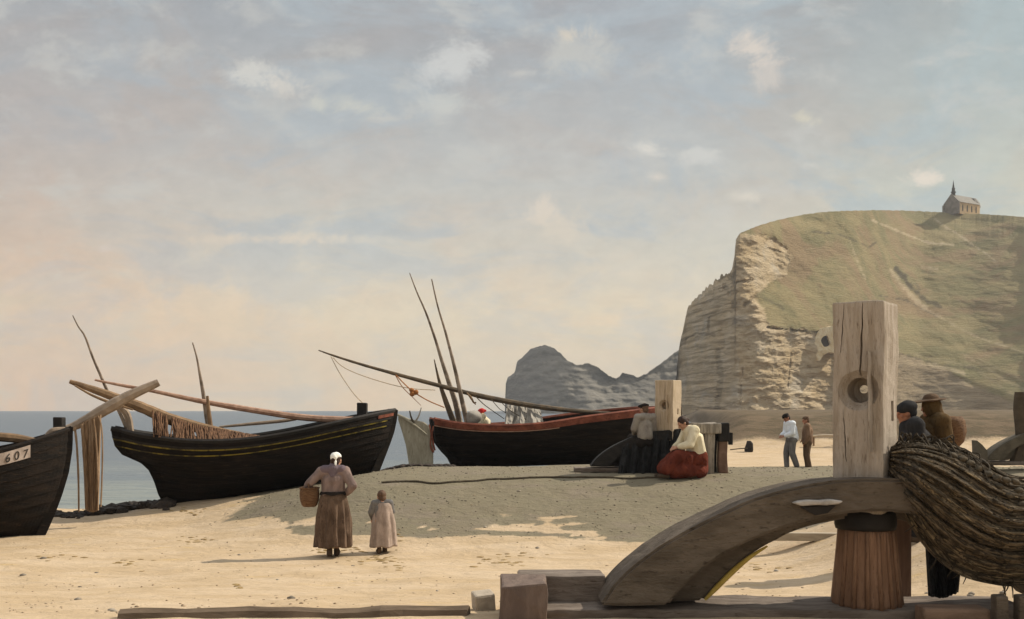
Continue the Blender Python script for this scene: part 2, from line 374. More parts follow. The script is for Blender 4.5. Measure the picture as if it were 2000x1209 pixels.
g_o = ob('beach_ground', bm, m_, None, True); tag(g_o, kind='structure')

# sea
bm = bmesh.new()
vs0 = [bm.verts.new(p) for p in ((-1700, 14, SEA), (1700, 14, SEA), (1700, 1700, SEA), (-1700, 1700, SEA))]; bm.faces.new(vs0)
m_ = bpy.data.materials.new('sea_water'); m_.use_nodes = True; q = NT(m_.node_tree); b = q.n['Principled BSDF']
v = q.new('ShaderNodeTexCoord').outputs['Object']
sy = q.new('ShaderNodeSeparateXYZ'); q.put(sy.inputs[0], v)
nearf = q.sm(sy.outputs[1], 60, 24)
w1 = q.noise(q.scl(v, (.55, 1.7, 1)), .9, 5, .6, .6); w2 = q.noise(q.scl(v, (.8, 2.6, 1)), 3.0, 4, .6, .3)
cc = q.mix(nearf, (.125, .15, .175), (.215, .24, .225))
cc = q.mix(q.m('MULTIPLY', q.sm(q.noise(q.scl(v, (.05, .22, 1)), .8, 4, .6), .42, .62), .6), cc, (.105, .135, .17))
crest_glint = q.sm(q.m('ADD', q.m('MULTIPLY', w1, .6), q.m('MULTIPLY', w2, .4)), .58, .70)
cc = q.mix(q.m('MULTIPLY', q.m('MULTIPLY', crest_glint, nearf), .75), cc, (.56, .58, .55))  # pale glints painted on the wave crests near the shore
cc = q.mix(q.m('MULTIPLY', q.m('MULTIPLY', q.sm(w1, .5, .36), nearf), .7), cc, (.13, .165, .18))
q.put(b.inputs['Base Color'], cc); b.inputs['Roughness'].default_value = .38; b.inputs['Specular IOR Level'].default_value = .18
bp = q.new('ShaderNodeBump'); bp.inputs['Strength'].default_value = .8; bp.inputs['Distance'].default_value = .22
q.put(bp.inputs['Height'], q.m('ADD', w1, q.m('MULTIPLY', w2, .35))); q.put(b.inputs['Normal'], bp.outputs[0])
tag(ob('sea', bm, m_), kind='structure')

# ------------------------------------------------------------------ cliff and hill (real distances: foot 230-400 m away)
SIL = [(1316, 812), (1319, 760), (1323, 705), (1330, 660), (1341, 610), (1352, 587), (1372, 571), (1395, 550), (1410, 538), (1428, 532), (1435, 500), (1437, 466), (1446, 455), (1470, 445), (1490, 438),
       (1540, 425), (1600, 415), (1680, 411), (1750, 411), (1850, 415), (1950, 420), (2000, 424), (2200, 446), (2600, 520)]
ROCK = [(1290, 850), (1290, 520), (1425, 440), (1446, 458), (1505, 462), (1532, 480), (1545, 505), (1530, 540), (1500, 552), (1468, 582), (1490, 602), (1502, 640), (1560, 645), (1620, 652), (1690, 668),
        (1770, 694), (1845, 722), (1920, 762), (2010, 800), (2300, 822), (2700, 830), (2700, 850)]
def inpoly(x, y, poly):
    ins = False; j = len(poly) - 1
    for i in range(len(poly)):
        xi, yi = poly[i]; xj, yj = poly[j]
        if (yi > y) != (yj > y) and x < (xj - xi) * (y - yi) / (yj - yi) + xi: ins = not ins
        j = i
    return ins
def segd(x, y, a, b):
    dx_, dy_ = b[0]-a[0], b[1]-a[1]; L = dx_*dx_ + dy_*dy_
    t = max(0, min(1, ((x-a[0])*dx_ + (y-a[1])*dy_) / L)) if L else 0
    return math.hypot(x - a[0] - t*dx_, y - a[1] - t*dy_)
def polyd(x, y, pl, closed=False):
    n_ = len(pl); return min(segd(x, y, pl[i], pl[(i+1) % n_]) for i in range(n_ if closed else n_ - 1))
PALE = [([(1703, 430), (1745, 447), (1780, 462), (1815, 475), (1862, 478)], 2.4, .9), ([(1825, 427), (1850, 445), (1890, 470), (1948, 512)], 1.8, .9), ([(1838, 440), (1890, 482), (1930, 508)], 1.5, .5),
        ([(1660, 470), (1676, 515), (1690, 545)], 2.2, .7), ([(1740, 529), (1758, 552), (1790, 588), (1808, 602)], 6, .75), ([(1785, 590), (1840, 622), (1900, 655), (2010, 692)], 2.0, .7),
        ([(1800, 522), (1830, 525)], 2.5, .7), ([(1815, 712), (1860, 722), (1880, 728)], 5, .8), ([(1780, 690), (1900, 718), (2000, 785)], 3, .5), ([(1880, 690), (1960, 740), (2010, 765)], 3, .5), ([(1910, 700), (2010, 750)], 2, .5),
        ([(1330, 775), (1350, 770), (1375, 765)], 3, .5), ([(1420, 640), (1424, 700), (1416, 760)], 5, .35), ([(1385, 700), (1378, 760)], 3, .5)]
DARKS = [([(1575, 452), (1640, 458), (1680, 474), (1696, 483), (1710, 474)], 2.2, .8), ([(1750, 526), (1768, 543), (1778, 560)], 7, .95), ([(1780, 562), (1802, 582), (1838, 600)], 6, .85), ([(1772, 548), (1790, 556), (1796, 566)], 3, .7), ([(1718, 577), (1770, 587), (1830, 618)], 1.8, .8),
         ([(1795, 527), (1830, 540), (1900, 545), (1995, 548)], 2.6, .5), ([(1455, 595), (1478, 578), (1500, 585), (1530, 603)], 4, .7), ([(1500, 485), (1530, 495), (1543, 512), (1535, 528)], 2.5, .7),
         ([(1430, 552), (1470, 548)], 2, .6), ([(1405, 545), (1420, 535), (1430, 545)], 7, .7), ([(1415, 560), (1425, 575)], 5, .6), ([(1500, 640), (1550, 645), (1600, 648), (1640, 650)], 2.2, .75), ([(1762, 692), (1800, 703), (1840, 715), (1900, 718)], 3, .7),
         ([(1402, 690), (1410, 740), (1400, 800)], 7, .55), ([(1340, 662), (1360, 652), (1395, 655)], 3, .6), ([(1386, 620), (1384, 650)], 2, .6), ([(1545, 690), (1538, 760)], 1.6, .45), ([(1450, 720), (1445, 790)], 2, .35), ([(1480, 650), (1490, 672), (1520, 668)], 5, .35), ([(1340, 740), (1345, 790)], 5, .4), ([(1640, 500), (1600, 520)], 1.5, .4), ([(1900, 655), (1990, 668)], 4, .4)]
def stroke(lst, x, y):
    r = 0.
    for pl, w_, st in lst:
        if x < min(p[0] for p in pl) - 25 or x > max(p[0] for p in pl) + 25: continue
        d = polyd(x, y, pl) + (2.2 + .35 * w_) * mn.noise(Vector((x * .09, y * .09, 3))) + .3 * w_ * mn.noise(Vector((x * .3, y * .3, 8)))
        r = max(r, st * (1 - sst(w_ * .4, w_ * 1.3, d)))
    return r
xs = [1316 + i * 1.6 for i in range(int((1450 - 1316) / 1.6))] + [1450 + i * 2.4 for i in range(240)] + [2026 + i * 12 for i in range(48)]
NR = 170; cols_ = []; att = []; DG = []; YG = []; RG = []
for x in xs:                                                        # first pass: distance of every point, near-vertical rock below, sloping turf above
    y1 = pw(SIL, x) if x < 1480 else pws(SIL, x)
    yn = 7.5 * fbm(x * .17, 4., 1, 5) if x < 1440 else (1.0 * fbm(x * .12, 4.) + .5 * fbm(x * .5, 2.)) * sst(1440, 1460, x) * (1 - sst(1960, 2020, x))
    D = pw([(1316, 384), (1350, 352), (1400, 326), (1440, 312), (1480, 314), (1560, 327), (1640, 340), (1720, 348), (1800, 350), (1900, 338), (2000, 316), (2600, 200)], x)
    dc, yc_, rc = [], [], []; yprev = None
    for j in range(NR):
        t = j / (NR - 1); y_ = lerp(818, y1, t) + yn * t ** 9
        dd = polyd(x, y_, ROCK, True) * (1 if inpoly(x, y_, ROCK) else -1)
        rk = sst(-5, 5, dd + 7 * fbm(x * .05, y_ * .07, 2)); rs = sst(-22, 14, dd)
        if x < 1432: rk = 1.; rs = max(rs, 1 - sst(1400, 1440, x) * .4)
        if yprev is not None:
            right = sst(1640, 1800, x)
            D += (yprev - y_) / F * D * lerp(lerp(1.15, 1.9, right), lerp(.13, 1.2, right), rs)
        yprev = y_; dc.append(D); yc_.append(y_); rc.append(rk)
    DG.append(dc); YG.append(yc_); RG.append(rc)
n_ = len(xs)
for _ in range(11):                                                  # even out neighbouring columns
    DG = [[(DG[max(i-2, 0)][j] + DG[max(i-1, 0)][j] + 2*DG[i][j] + DG[min(i+1, n_-1)][j] + DG[min(i+2, n_-1)][j]) / 6 for j in range(NR)] for i in range(n_)]
for i, x in enumerate(xs):
    colm = []; ca = []
    for j in range(NR):
        t = j / (NR - 1); y_ = YG[i][j]; D = DG[i][j]; rk = RG[i][j]
        z = EYE - (y_ - HY) / F * D; X = (x - CX) / F * D
        rr = rk * (1 - .55 * sst(1650, 1800, x))
        rid = 1 - abs(mn.noise(Vector((X * .03, z * .30 + .9 * fbm(X * .05, z * .06), 1.)))) * 2
        dsp = rr * (4.2 * fbm(X * .05, z * .018, 3, 3) + .8 * rid + 1.1 * fbm(X * .16, z * .34, 8, 4) + .45 * fbm(X * .5, z * 1.1, 4, 3))
        lf = 1 - sst(1405, 1445, x)
        dsp = dsp * (1 + .7 * lf) + lf * 3.2 * (1 - 2 * abs(mn.noise(Vector((X * .16 + .4 * fbm(X * .1, z * .08), z * .03, 5)))))
        dsp += (1 - rk) * (3.0 * fbm(X * .03, z * .05, 12, 4) + .7 * fbm(X * .16, z * .2, 15, 4))
        edge_ = sst(0, .05, 1 - t) * sst(0, .04, t)
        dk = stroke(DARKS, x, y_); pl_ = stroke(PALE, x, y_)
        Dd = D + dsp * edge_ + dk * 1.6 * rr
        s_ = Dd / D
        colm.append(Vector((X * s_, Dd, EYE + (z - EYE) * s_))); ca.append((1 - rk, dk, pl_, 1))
    top = colm[-1]
    for (bk, dzz) in ((6, .1), (30, -1.5), (110, -6), (240, -25), (300, -100)):
        colm.append(Vector((top.x * (1 + 1.06 * bk / top.y), top.y + bk, max(-1.0, top.z + dzz)))); ca.append((1 if x > 1432 else 0, 0, 0, 1))
    cols_.append(colm); att.append(ca)
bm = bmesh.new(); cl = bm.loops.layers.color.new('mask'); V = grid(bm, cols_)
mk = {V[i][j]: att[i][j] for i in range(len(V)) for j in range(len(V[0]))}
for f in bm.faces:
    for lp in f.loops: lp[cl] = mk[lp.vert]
bmesh.ops.recalc_face_normals(bm, faces=bm.faces[:])
CREST = {i: V[i][NR-1].co.copy() for i in range(len(V))}
m_ = bpy.data.materials.new('chalk_cliff_and_turf'); m_.use_nodes = True; q = NT(m_.node_tree); b = q.n['Principled BSDF']
v = q.new('ShaderNodeTexCoord').outputs['Object']
at = q.new('ShaderNodeVertexColor'); at.layer_name = 'mask'; sp = q.new('ShaderNodeSeparateColor'); q.put(sp.inputs[0], at.outputs[0])
na = q.noise(q.scl(v, (.16, .16, .95)), .55, 8, .66, .5); nb = q.noise(q.scl(v, (.5, .5, .8)), .12, 6, .6, .6); nc = q.noise(v, .9, 6, .7); nd = q.noise(q.scl(v, (.25, .25, 2.2)), .8, 6, .7, .4)
rock = q.mix(q.sm(na, .36, .64), (.44, .345, .22), (.60, .485, .335)); rock = q.mix(q.m('MULTIPLY', q.sm(nb, .46, .62), .7), rock, (.50, .375, .22)); rock = q.mix(q.m('MULTIPLY', q.sm(nb, .45, .34), .55), rock, (.47, .43, .37))
rock = q.mix(q.m('MULTIPLY', q.sm(nd, .60, .70), .55), rock, (.68, .58, .43)); rock = q.mix(q.m('MULTIPLY', q.sm(nd, .41, .33), .7), rock, (.24, .185, .13))
sx = q.new('ShaderNodeSeparateXYZ'); q.put(sx.inputs[0], v)
turf = q.mix(q.sm(nb, .38, .62), (.215, .19, .098), (.30, .245, .13)); turf = q.mix(q.m('MULTIPLY', q.sm(q.noise(v, .045, 6, .6, .5), .48, .62), .75), turf, (.29, .20, .12)); turf = q.mix(q.m('MULTIPLY', q.sm(nc, .52, .70), .4), turf, (.35, .30, .18))
turf = q.mix(q.m('MULTIPLY', q.sm(nd, .6, .72), .3), turf, (.36, .36, .27))
earth = q.mix(q.sm(na, .36, .62), (.20, .155, .10), (.31, .24, .155)); rock = q.mix(q.m('MULTIPLY', q.sm(sx.outputs[0], 105, 132), .85), rock, earth)
col = q.mix(sp.outputs[0], rock, turf)
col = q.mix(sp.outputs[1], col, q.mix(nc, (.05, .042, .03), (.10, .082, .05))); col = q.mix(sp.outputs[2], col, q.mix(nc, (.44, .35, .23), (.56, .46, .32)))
q.put(b.inputs['Base Color'], col); b.inputs['Roughness'].default_value = .95; b.inputs['Specular IOR Level'].default_value = .1
bp = q.new('ShaderNodeBump'); bp.inputs['Strength'].default_value = .7; bp.inputs['Distance'].default_value = 1.2
q.put(bp.inputs['Height'], q.m('ADD', nd, q.m('MULTIPLY', nc, .5))); q.put(b.inputs['Normal'], bp.outputs[0])
tag(ob('cliff_hill', bm, m_, None, False), kind='structure')

# far headland, 640-760 m away
HS = [(986, 806), (987, 752), (992, 736), (1005, 728), (1010, 706), (1020, 698), (1036, 682), (1052, 676), (1066, 674), (1080, 679), (1094, 689), (1108, 704), (1128, 713), (1148, 709), (1166, 716), (1188, 733), (1204, 740), (1216, 728),
      (1230, 731), (1246, 737), (1262, 730), (1276, 720), (1300, 703), (1318, 688), (1340, 676), (1420, 660), (1560, 650), (1700, 660)]
bm = bmesh.new(); cols_ = []
for x in [986 + i * 1.8 for i in range(330)]:
    D = 640 + .22 * max(0, x - 1060) + 70 * (max(0, 1150 - x) / 164) ** 2
    y1 = pw(HS, x) + 1.6 * fbm(x * .15, 2.); colm = []
    for j in range(60):
        t = j / 59; y_ = lerp(812, y1, t); Dj = D + (812 - y_) / F * D * .45
        X = (x - CX) / F * Dj; z = EYE - (y_ - HY) / F * Dj
        e_ = sst(0, .08, 1 - t)
        d_ = (7 * fbm(X * .02, z * .02, 2) + 1.6 * fbm(X * .12, z * .25, 5) + .5 * (1 - abs(mn.noise(Vector((X*.02, z*.3, 3)))) * 2)) * e_
        s_ = (Dj + d_) / Dj
        colm.append(Vector((X * s_, Dj + d_, EYE + (z - EYE) * s_)))
    tp = colm[-1]
    for (bk, dzz) in ((15, -.3), (60, -4), (160, -14), (240, -90)): colm.append(Vector((tp.x * (1 + 1.06 * bk / tp.y), tp.y + bk, max(-1, tp.z + dzz))))
    cols_.append(colm)
grid(bm, cols_); bmesh.ops.recalc_face_normals(bm, faces=bm.faces[:])
M_far = mat('far_chalk', (.16, .15, .135), (.235, .215, .185), .05, (.4, .4, 1.6), .95, .5, .25, (.30, .27, .23), bdist=2.)
tag(ob('far_headland', bm, M_far, None, True), kind='structure')

# ------------------------------------------------------------------ haze
bm = bmesh.new(); box(bm, (-2200, -60, -2.4), (2200, 2200, 118))
m_ = bpy.data.materials.new('sea_haze'); m_.use_nodes = True; q = NT(m_.node_tree); q.n.remove(q.n['Principled BSDF'])
pv = q.new('ShaderNodeVolumePrincipled'); pv.inputs['Color'].default_value = (.66, .70, .76, 1); pv.inputs['Density'].default_value = .0003; pv.inputs['Anisotropy'].default_value = 0
q.l.new(pv.outputs[0], q.n['Material Output'].inputs['Volume'])
tag(ob('haze', bm, m_), kind='stuff')

# ------------------------------------------------------------------ chapel on the hill
def crest_at(px):
    best = min(CREST.values(), key=lambda c_: abs((c_.x / c_.y) * F + CX - px)); return best
cc_ = crest_at(1883); Dc = cc_.y + 5
u1 = Dc / F                                                     # metres per photograph pixel there
base = Vector(((1879 - CX) / F * Dc, Dc, cc_.z - .6))
M_clit = mat('lit_chapel_stone', (.52, .37, .21), (.66, .48, .29), .5, rough=.95, bump=.3, bdist=.1)  # chapel stone with the sunlight put into its colour
M_cshade = mat('shaded_chapel_stone', (.16, .145, .125), (.24, .215, .19), .5, rough=.95, bump=.3, bdist=.1)  # darker copy of the stone, shade painted into gable and buttresses
M_slate = mat('grey_slate_roof', (.15, .135, .115), (.22, .20, .17), 1.2, rough=.8, bump=.4, bdist=.1)
M_spire = mat('dark_spire_lead', (.035, .03, .022), (.07, .06, .045), 1.2, rough=.8, bump=.2)
M_glass = mat('dark_window_glass', (.02, .018, .015), (.04, .035, .03), 2, rough=.3)
ch = thing('chapel', 'small stone chapel with a thin spire alone on top of the green hill', 'chapel', base)
ch.rotation_euler.z = R(30)
L_, Wd, Hh, Rf = 62 * u1, 33 * u1, 23 * u1, 17 * u1      # nave along local x
bm = bmesh.new(); box(bm, (-L_/2, -Wd/2, 0), (L_/2, Wd/2, Hh)); ob('nave_wall', bm, M_clit, ch)
bm = bmesh.new()                                                 # gabled west front, a little proud
a = [(-Wd/2-.15, 0), (Wd/2+.15, 0), (Wd/2+.15, Hh), (0, Hh+Rf*1.06), (-Wd/2-.15, Hh)]
f_ = [bm.verts.new((-L_/2-.5, y, z)) for y, z in a]; g_ = [bm.verts.new((-L_/2-.004, y, z)) for y, z in a]
bm.faces.new(f_[::-1]); bm.faces.new(g_)
for i in range(5): bm.faces.new((f_[i], f_[(i+1) % 5], g_[(i+1) % 5], g_[i]))
bmesh.ops.recalc_face_normals(bm, faces=bm.faces[:]); ob('gable_front', bm, M_cshade, ch)
bm = bmesh.new()
a = [(-Wd/2-.5, Hh-.25), (0, Hh+Rf), (Wd/2+.5, Hh-.25), (0, Hh+.2)]
f_ = [bm.verts.new((-L_/2, y, z)) for y, z in a]; g_ = [bm.verts.new((L_/2, y, z)) for y, z in a]
bm.faces.new(f_[::-1]); bm.faces.new(g_)
for i in range(4): bm.faces.new((f_[i], f_[(i+1) % 4], g_[(i+1) % 4], g_[i]))
bmesh.ops.recalc_face_normals(bm, faces=bm.faces[:]); ob('nave_roof', bm, M_slate, ch)
bm = bmesh.new(); lathe(bm, [(Wd*.42, 0), (Wd*.42, Hh*.86)], 12, (L_/2, 0, 0)); ob('apse_wall', bm, M_clit, ch)
bm = bmesh.new(); lathe(bm, [(Wd*.47, Hh*.86), (Wd*.40, Hh*1.25), (Wd*.22, Hh*1.62), (.05, Hh*1.72)], 12, (L_/2, 0, 0)); ob('apse_roof', bm, M_slate, ch)
sx_ = -L_/2 + 1.2; zt = Hh + Rf * .80
bm = bmesh.new(); lathe(bm, [(.95, 0), (.9, 1.6), (1.25, 1.8), (1.25, 2.2), (.8, 2.5), (.7, 3.5), (.95, 3.7), (.55, 4.2), (.24, 6.2), (.06, 8.0)], 8, (sx_, 0, zt)); ob('spire', bm, M_spire, ch)
for yy in (-1, 1):
    bm = bmesh.new(); box(bm, (-L_/2-1.0, yy*Wd*.5-.5, 0), (-L_/2-.3, yy*Wd*.5+.5, Hh*.9), bev=.1); ob('buttress', bm, M_cshade, ch)
for i in range(4):
    xw = -L_/2 + L_ * (.16 + .22 * i)
    bm = bmesh.new(); poly = [(xw-.45, Hh*.25), (xw+.45, Hh*.25), (xw+.45, Hh*.62), (xw+.25, Hh*.76), (xw, Hh*.82), (xw-.25, Hh*.76), (xw-.45, Hh*.62)]
    prism(bm, poly, -Wd/2-.03, -Wd/2+.05); ob('window', bm, M_glass, ch)

# bright chalk outcrop with a cave, half way up behind the post
io = min(range(len(xs)), key=lambda i: abs(xs[i] - 1604)); jo = min(range(NR), key=lambda j: abs(YG[io][j] - 672)); D_o = DG[io][jo] + .5; m_o = D_o / F
loc = P(1606, 706, D_o); oc = thing('chalk_outcrop', 'sunlit pale chalk outcrop with a dark cave mouth in the cliff behind the big post', 'rock', loc)
M_chalk = mat('bright_chalk', (.70, .55, .32), (.82, .72, .52), .5, bump=.6, bdist=.3, c3=(.50, .36, .19)); M_caveshade = mat('cave_shade', (.05, .035, .02), (.08, .055, .035), .6)
out = [(1584, 704), (1586, 690), (1585, 672), (1592, 652), (1600, 642), (1622, 637), (1640, 640), (1640, 690), (1618, 688), (1604, 694), (1598, 705)]
bm = bmesh.new(); prism(bm, [((x - 1606) * m_o, (706 - y_) * m_o) for x, y_ in out], -1.6, 9)
bmesh.ops.triangulate(bm, faces=bm.faces[:]); bmesh.ops.subdivide_edges(bm, edges=bm.edges[:], cuts=2, use_grid_fill=True); jitter(bm, .5, .5); rk_ = ob('outcrop', bm, M_chalk, oc)
bm = bmesh.new(); cvp = [(1610 + 8.5 * math.cos(q_) + 1.5 * math.sin(3 * q_), 668 + 11 * math.sin(q_) + 1.2 * math.cos(2 * q_)) for q_ in [6.2832 * i / 18 for i in range(18)]]
prism(bm, [((x - 1606) * m_o, (706 - y_) * m_o) for x, y_ in cvp], -6, 5.5)
ct_ = ob('cut', bm, None, oc); md = rk_.modifiers.new('b', 'BOOLEAN'); md.object = ct_; md.operation = 'DIFFERENCE'; md.solver = 'EXACT'
me = evaluated(rk_); rk_.modifiers.clear(); rk_.data = me; bpy.data.objects.remove(ct_); me.materials.clear(); me.materials.append(M_chalk)
bm = bmesh.new(); prism(bm, [((x - 1606) * m_o, (706 - y_) * m_o) for x, y_ in [(1598, 684), (1598, 652), (1622, 652), (1622, 684)]], -.2, 5.4); ob('cave_shade_plug', bm, M_caveshade, oc)  # dark plug inside the hole, cave shade put into its colour

# ------------------------------------------------------------------ boats
def conv(pts, Df): return [P(x, y_, Df(x)) for x, y_ in pts]
class Hull:                                                       # profile given at the boat's own distance; real beam and thickness
    def __init__(s, Df, left, right, sheer, keel, beam, pexp=2.6, lt=.0, rt=.0):
        s.Df = Df; s.L = left; s.R_ = right; s.sh = sheer; s.ke = keel; s.B = beam; s.p = pexp; s.lt = lt; s.rt = rt
        a = P(sheer[0][0], HY, Df(sheer[0][0])); b_ = P(sheer[-1][0], HY, Df(sheer[-1][0]))
        s.ax = (b_ - a).normalized(); s.ay = Vector((s.ax.y, -s.ax.x, 0))            # towards the viewer
    def prof(s, prof, t):
        y0, y1 = prof[0][1], prof[-1][1]
        return pw([((y1 - q[1]) / (y1 - y0), q[0]) for q in prof[::-1]], t)
    def at(s, u, t, side=1, off=0., inset=0.):
        xl = s.prof(s.L, t); xr = s.prof(s.R_, t)
        px = lerp(xl, xr, u)
        pxs = lerp(s.sh[0][0], s.sh[-1][0], u); pxk = lerp(s.ke[0][0], s.ke[-1][0], u)
        ysh = pws(s.sh, pxs); yk = pws(s.ke, pxk)
        c_ = P(px, lerp(yk, ysh, t), s.Df(px))
        pl = max(s.lt * (1 - u) ** 3 + s.rt * u ** 3, (1 - abs(2*u - 1) ** s.p) ** .75)
        dead = .45 + .55 * min(1, 4 * u * (1 - u) * 1.2)                             # finer sections at the ends
        sec = lerp(t ** 1.1, math.sin(math.pi/2 * min(1, t * 1.02)) ** .62, dead) * (.93 + .07 * t)
        w = s.B / 2 * pl * sec
        w = max(0., w - inset) + off
        return c_ + s.ay * w * side
    def skin(s, nu=70, strakes=9, step=.02):
        bm = bmesh.new()
        ts = []
        for i in range(strakes): ts += [(i/strakes, step), ((i+.97)/strakes, .0)]
        ts[-1] = (1., 0.)
        rows = []
        for side in (1, -1):
            rows.append([[s.at(i/nu, t, side, o_ if t > .01 else 0) for i in range(nu+1)] for t, o_ in ts])
        for rws in rows: grid(bm, rws)
        ins = [[s.at(i/nu, t, sd_, 0, .07) for i in range(nu+1)] for sd_, t in ((1, 1.), (1, .62), (-1, .62), (-1, 1.))]   # lining and deck
        grid(bm, ins)
        for rws, q_ in ((rows[0], ins[0]), (rows[1], ins[3])): grid(bm, [rws[-1], q_])
        for e in (0, nu):                                          # close the ends
            a = [r[e] for r in rows[0]] ; b_ = [r[e] for r in rows[1]]
            grid(bm, [a, b_])
        bmesh.ops.remove_doubles(bm, verts=bm.verts[:], dist=.0008)
        bmesh.ops.recalc_face_normals(bm, faces=bm.faces[:])
        return bm
    def band(s, t0, t1, u0=0., u1=1., off=.03, nu=60, side=1, thick=.03):
        bm = bmesh.new(); rows = []
        for t, o_ in ((t0, -.01), (t0, off), (t1, off), (t1, -.01)):
            rows.append([s.at(lerp(u0, u1, i/nu), t, side, o_) for i in range(nu+1)])
        grid(bm, rows)
        for e in (0, nu): bm.faces.new([bm.verts.new(r[e]) for r in rows])
        bmesh.ops.remove_doubles(bm, verts=bm.verts[:], dist=.0005)
        bmesh.ops.recalc_face_normals(bm, faces=bm.faces[:]); return bm
    def cap(s, r=.05, side=1):
        bm = bmesh.new(); tube(bm, [s.at(i/60, 1., side, -.03) + Vector((0, 0, .02)) for i in range(61)], r, 6); return bm
    def stem(s, end, w=.09, out=.05, ext=.0):
        bm = bmesh.new(); n_ = 16; ps = [s.at(end, i/(n_-1)) for i in range(n_)]
        ps = [s.Df and Vector(p) for p in ps]
        c0 = [P(s.prof(s.R_ if end else s.L, i/(n_-1)), 0, 1) for i in range(n_)]
        cen = [(s.at(end, i/(n_-1), 1) + s.at(end, i/(n_-1), -1)) / 2 for i in range(n_)]
        if ext: cen.append(cen[-1] + (cen[-1] - cen[-2]).normalized() * ext)
        rows = []
        sg = 1 if end else -1
        for (dx_, dy_) in ((-.12, w), (out, w*.8), (out, -w*.8), (-.12, -w)):
            rows.append([p + s.ax * dx_ * sg + s.ay * dy_ for p in cen])
        rows.append(rows[0]); grid(bm, rows)
        for e in (0, -1): bm.faces.new([bm.verts.new(r[e]) for r in rows[:4]])
        bmesh.ops.remove_doubles(bm, verts=bm.verts[:], dist=.0005); bmesh.ops.recalc_face_normals(bm, faces=bm.faces[:]); return bm
def pole(pts, r, Df, off=0., n=24, seg=8, wob=.0):
    bm = bmesh.new(); q_ = spline([P(x, y_, Df(x) + off) for x, y_ in pts], n)
    D_ = q_[0].y; tube(bm, q_, [x * D_ / F * (1 + wob * mn.noise(Vector((i * .7, D_, 1)))) for i, x in enumerate(rads(n, *r))], seg); return bm
def bitt(h_, u, px0, px1, py0, py1, off, M=None):
    D_ = h_.Df((px0+px1)/2) + off; bm = bmesh.new(); a = P(px0, py1, D_); b_ = P(px1, py0, D_)
    w = (b_.x - a.x); box(bm, (a.x, D_ - w*.5, a.z), (b_.x, D_ + w*.5, b_.z), bev=.02); jitter(bm, .01, 3); return bm

# boat with the painted number, cut by the left edge
Df1 = lambda x: 18.4 + (x - 137) * .0032
H1 = Hull(Df1, [(-455, 872), (-448, 940), (-425, 1000), (-395, 1046)], [(137, 842), (136, 880), (129, 925), (116, 968), (102, 1005), (84, 1045)],
          [(-455, 866), (-300, 892), (-140, 902), (0, 880), (70, 861), (105, 850), (137, 839)], [(-395, 1044), (-200, 1060), (0, 1054), (60, 1048), (84, 1044)], 2.7)
r1 = P(-160, 1050, Df1(-160)); B1 = thing('fishing_boat', 'black beached fishing boat with a painted number, cut off by the left edge', 'boat', r1, 0, 'beached fishing boats')
wpart('hull', H1.skin(), M_hull, B1); wpart('stem_post', H1.stem(1, .10, .05, .05), M_hull, B1)
for sd_ in (1, -1): wpart('gunwale', H1.cap(.05, sd_), M_hull, B1)
bd = wpart('number_band', H1.band(.86, .985, .2, .875, .028), M_white, B1)
wpart('bitt', bitt(H1, 1, 107, 125, 815, 852, 0), M_black, B1)
wpart('breasthook', pole([(90, 852), (104, 842), (128, 838)], (4, 7, 4), Df1, -.1), M_greyspar, B1)
wpart('cuddy_board', pole([(-20, 852), (30, 856), (70, 862)], (9, 9, 6), Df1, .4), M_brown, B1)
# the number, bent to the hull
for ch_, u0_, ti, sz in (('-', .776, .905, .9), ('6', .806, .905, 1.), ('0', .833, .906, 1.), ('7', .860, .908, .9)):
    fc = bpy.data.curves.new('t', 'FONT'); fc.body = ch_; fc.size = 1; fc.align_x = 'CENTER'; fc.extrude = .004
    to = bpy.data.objects.new('t', fc); COL.objects.link(to); me = evaluated(to); bpy.data.objects.remove(to)
    bm = bmesh.new(); bm.from_mesh(me); bmesh.ops.triangulate(bm, faces=bm.faces[:]); bmesh.ops.subdivide_edges(bm, edges=bm.edges[:], cuts=1)
    for v_ in bm.verts:
        x_, y_, z_ = v_.co; y_ += (.25 if ch_ == '-' else 0)
        x_ += .10 * y_ + .05 * mn.noise(Vector((y_ * 3, u0_ * 50, 0)))
        v_.co = H1.at(u0_ + x_ * .034 * sz, .875 + y_ * .125 * sz, 1, .034 + z_)
    wpart('number_stroke' if ch_ == '-' else 'number_digit', bm, M_ink, bd)
wpart('bowsprit', pole([(108, 846), (150, 830), (210, 797), (255, 772), (310, 747)], (6, 9, 12, 11, 7), Df1, 1.1, 24, 8, .1), M_greyspar, B1)

# middle boat
Df2 = lambda x: 21.5 + (x - 222) * .0030
H2 = Hull(Df2, [(221, 840), (223, 852), (228, 872), (243, 890), (272, 900), (292, 916), (304, 940), (312, 965), (322, 984)], [(771, 808), (769, 825), (764, 848), (756, 870), (746, 895), (735, 922)],
          [(221, 838), (290, 851), (380, 860), (470, 858), (560, 845), (650, 826), (720, 812), (771, 803)], [(322, 984), (400, 985), (480, 972), (560, 955), (650, 938), (735, 921)], 2.7, 2.8, .30, .04)
r2 = P(480, 975, Df2(480)); B2 = thing('fishing_boat', 'black beached fishing boat with thin yellow lines along its side, in the middle', 'boat', r2, 0, 'beached fishing boats')
wpart('hull', H2.skin(), M_hull, B2); wpart('stem_post', H2.stem(1, .12, .06, .03), M_dark, B2); wpart('stern_post', H2.stem(0, .09, .03, .03), M_hull, B2)
for sd_ in (1, -1): wpart('gunwale', H2.cap(.055, sd_), M_black, B2)
wpart('rubbing_strake', H2.band(.885, .915, 0, .985, .045), M_black, B2)
wpart('yellow_line', H2.band(.862, .882, 0, .97, .032), M_yel, B2); wpart('yellow_line', H2.band(.772, .79, .0, .97, .034), M_yel, B2)
wpart('red_bow_patch', H2.band(.93, .985, .93, .995, .03, 12), M_red, B2)
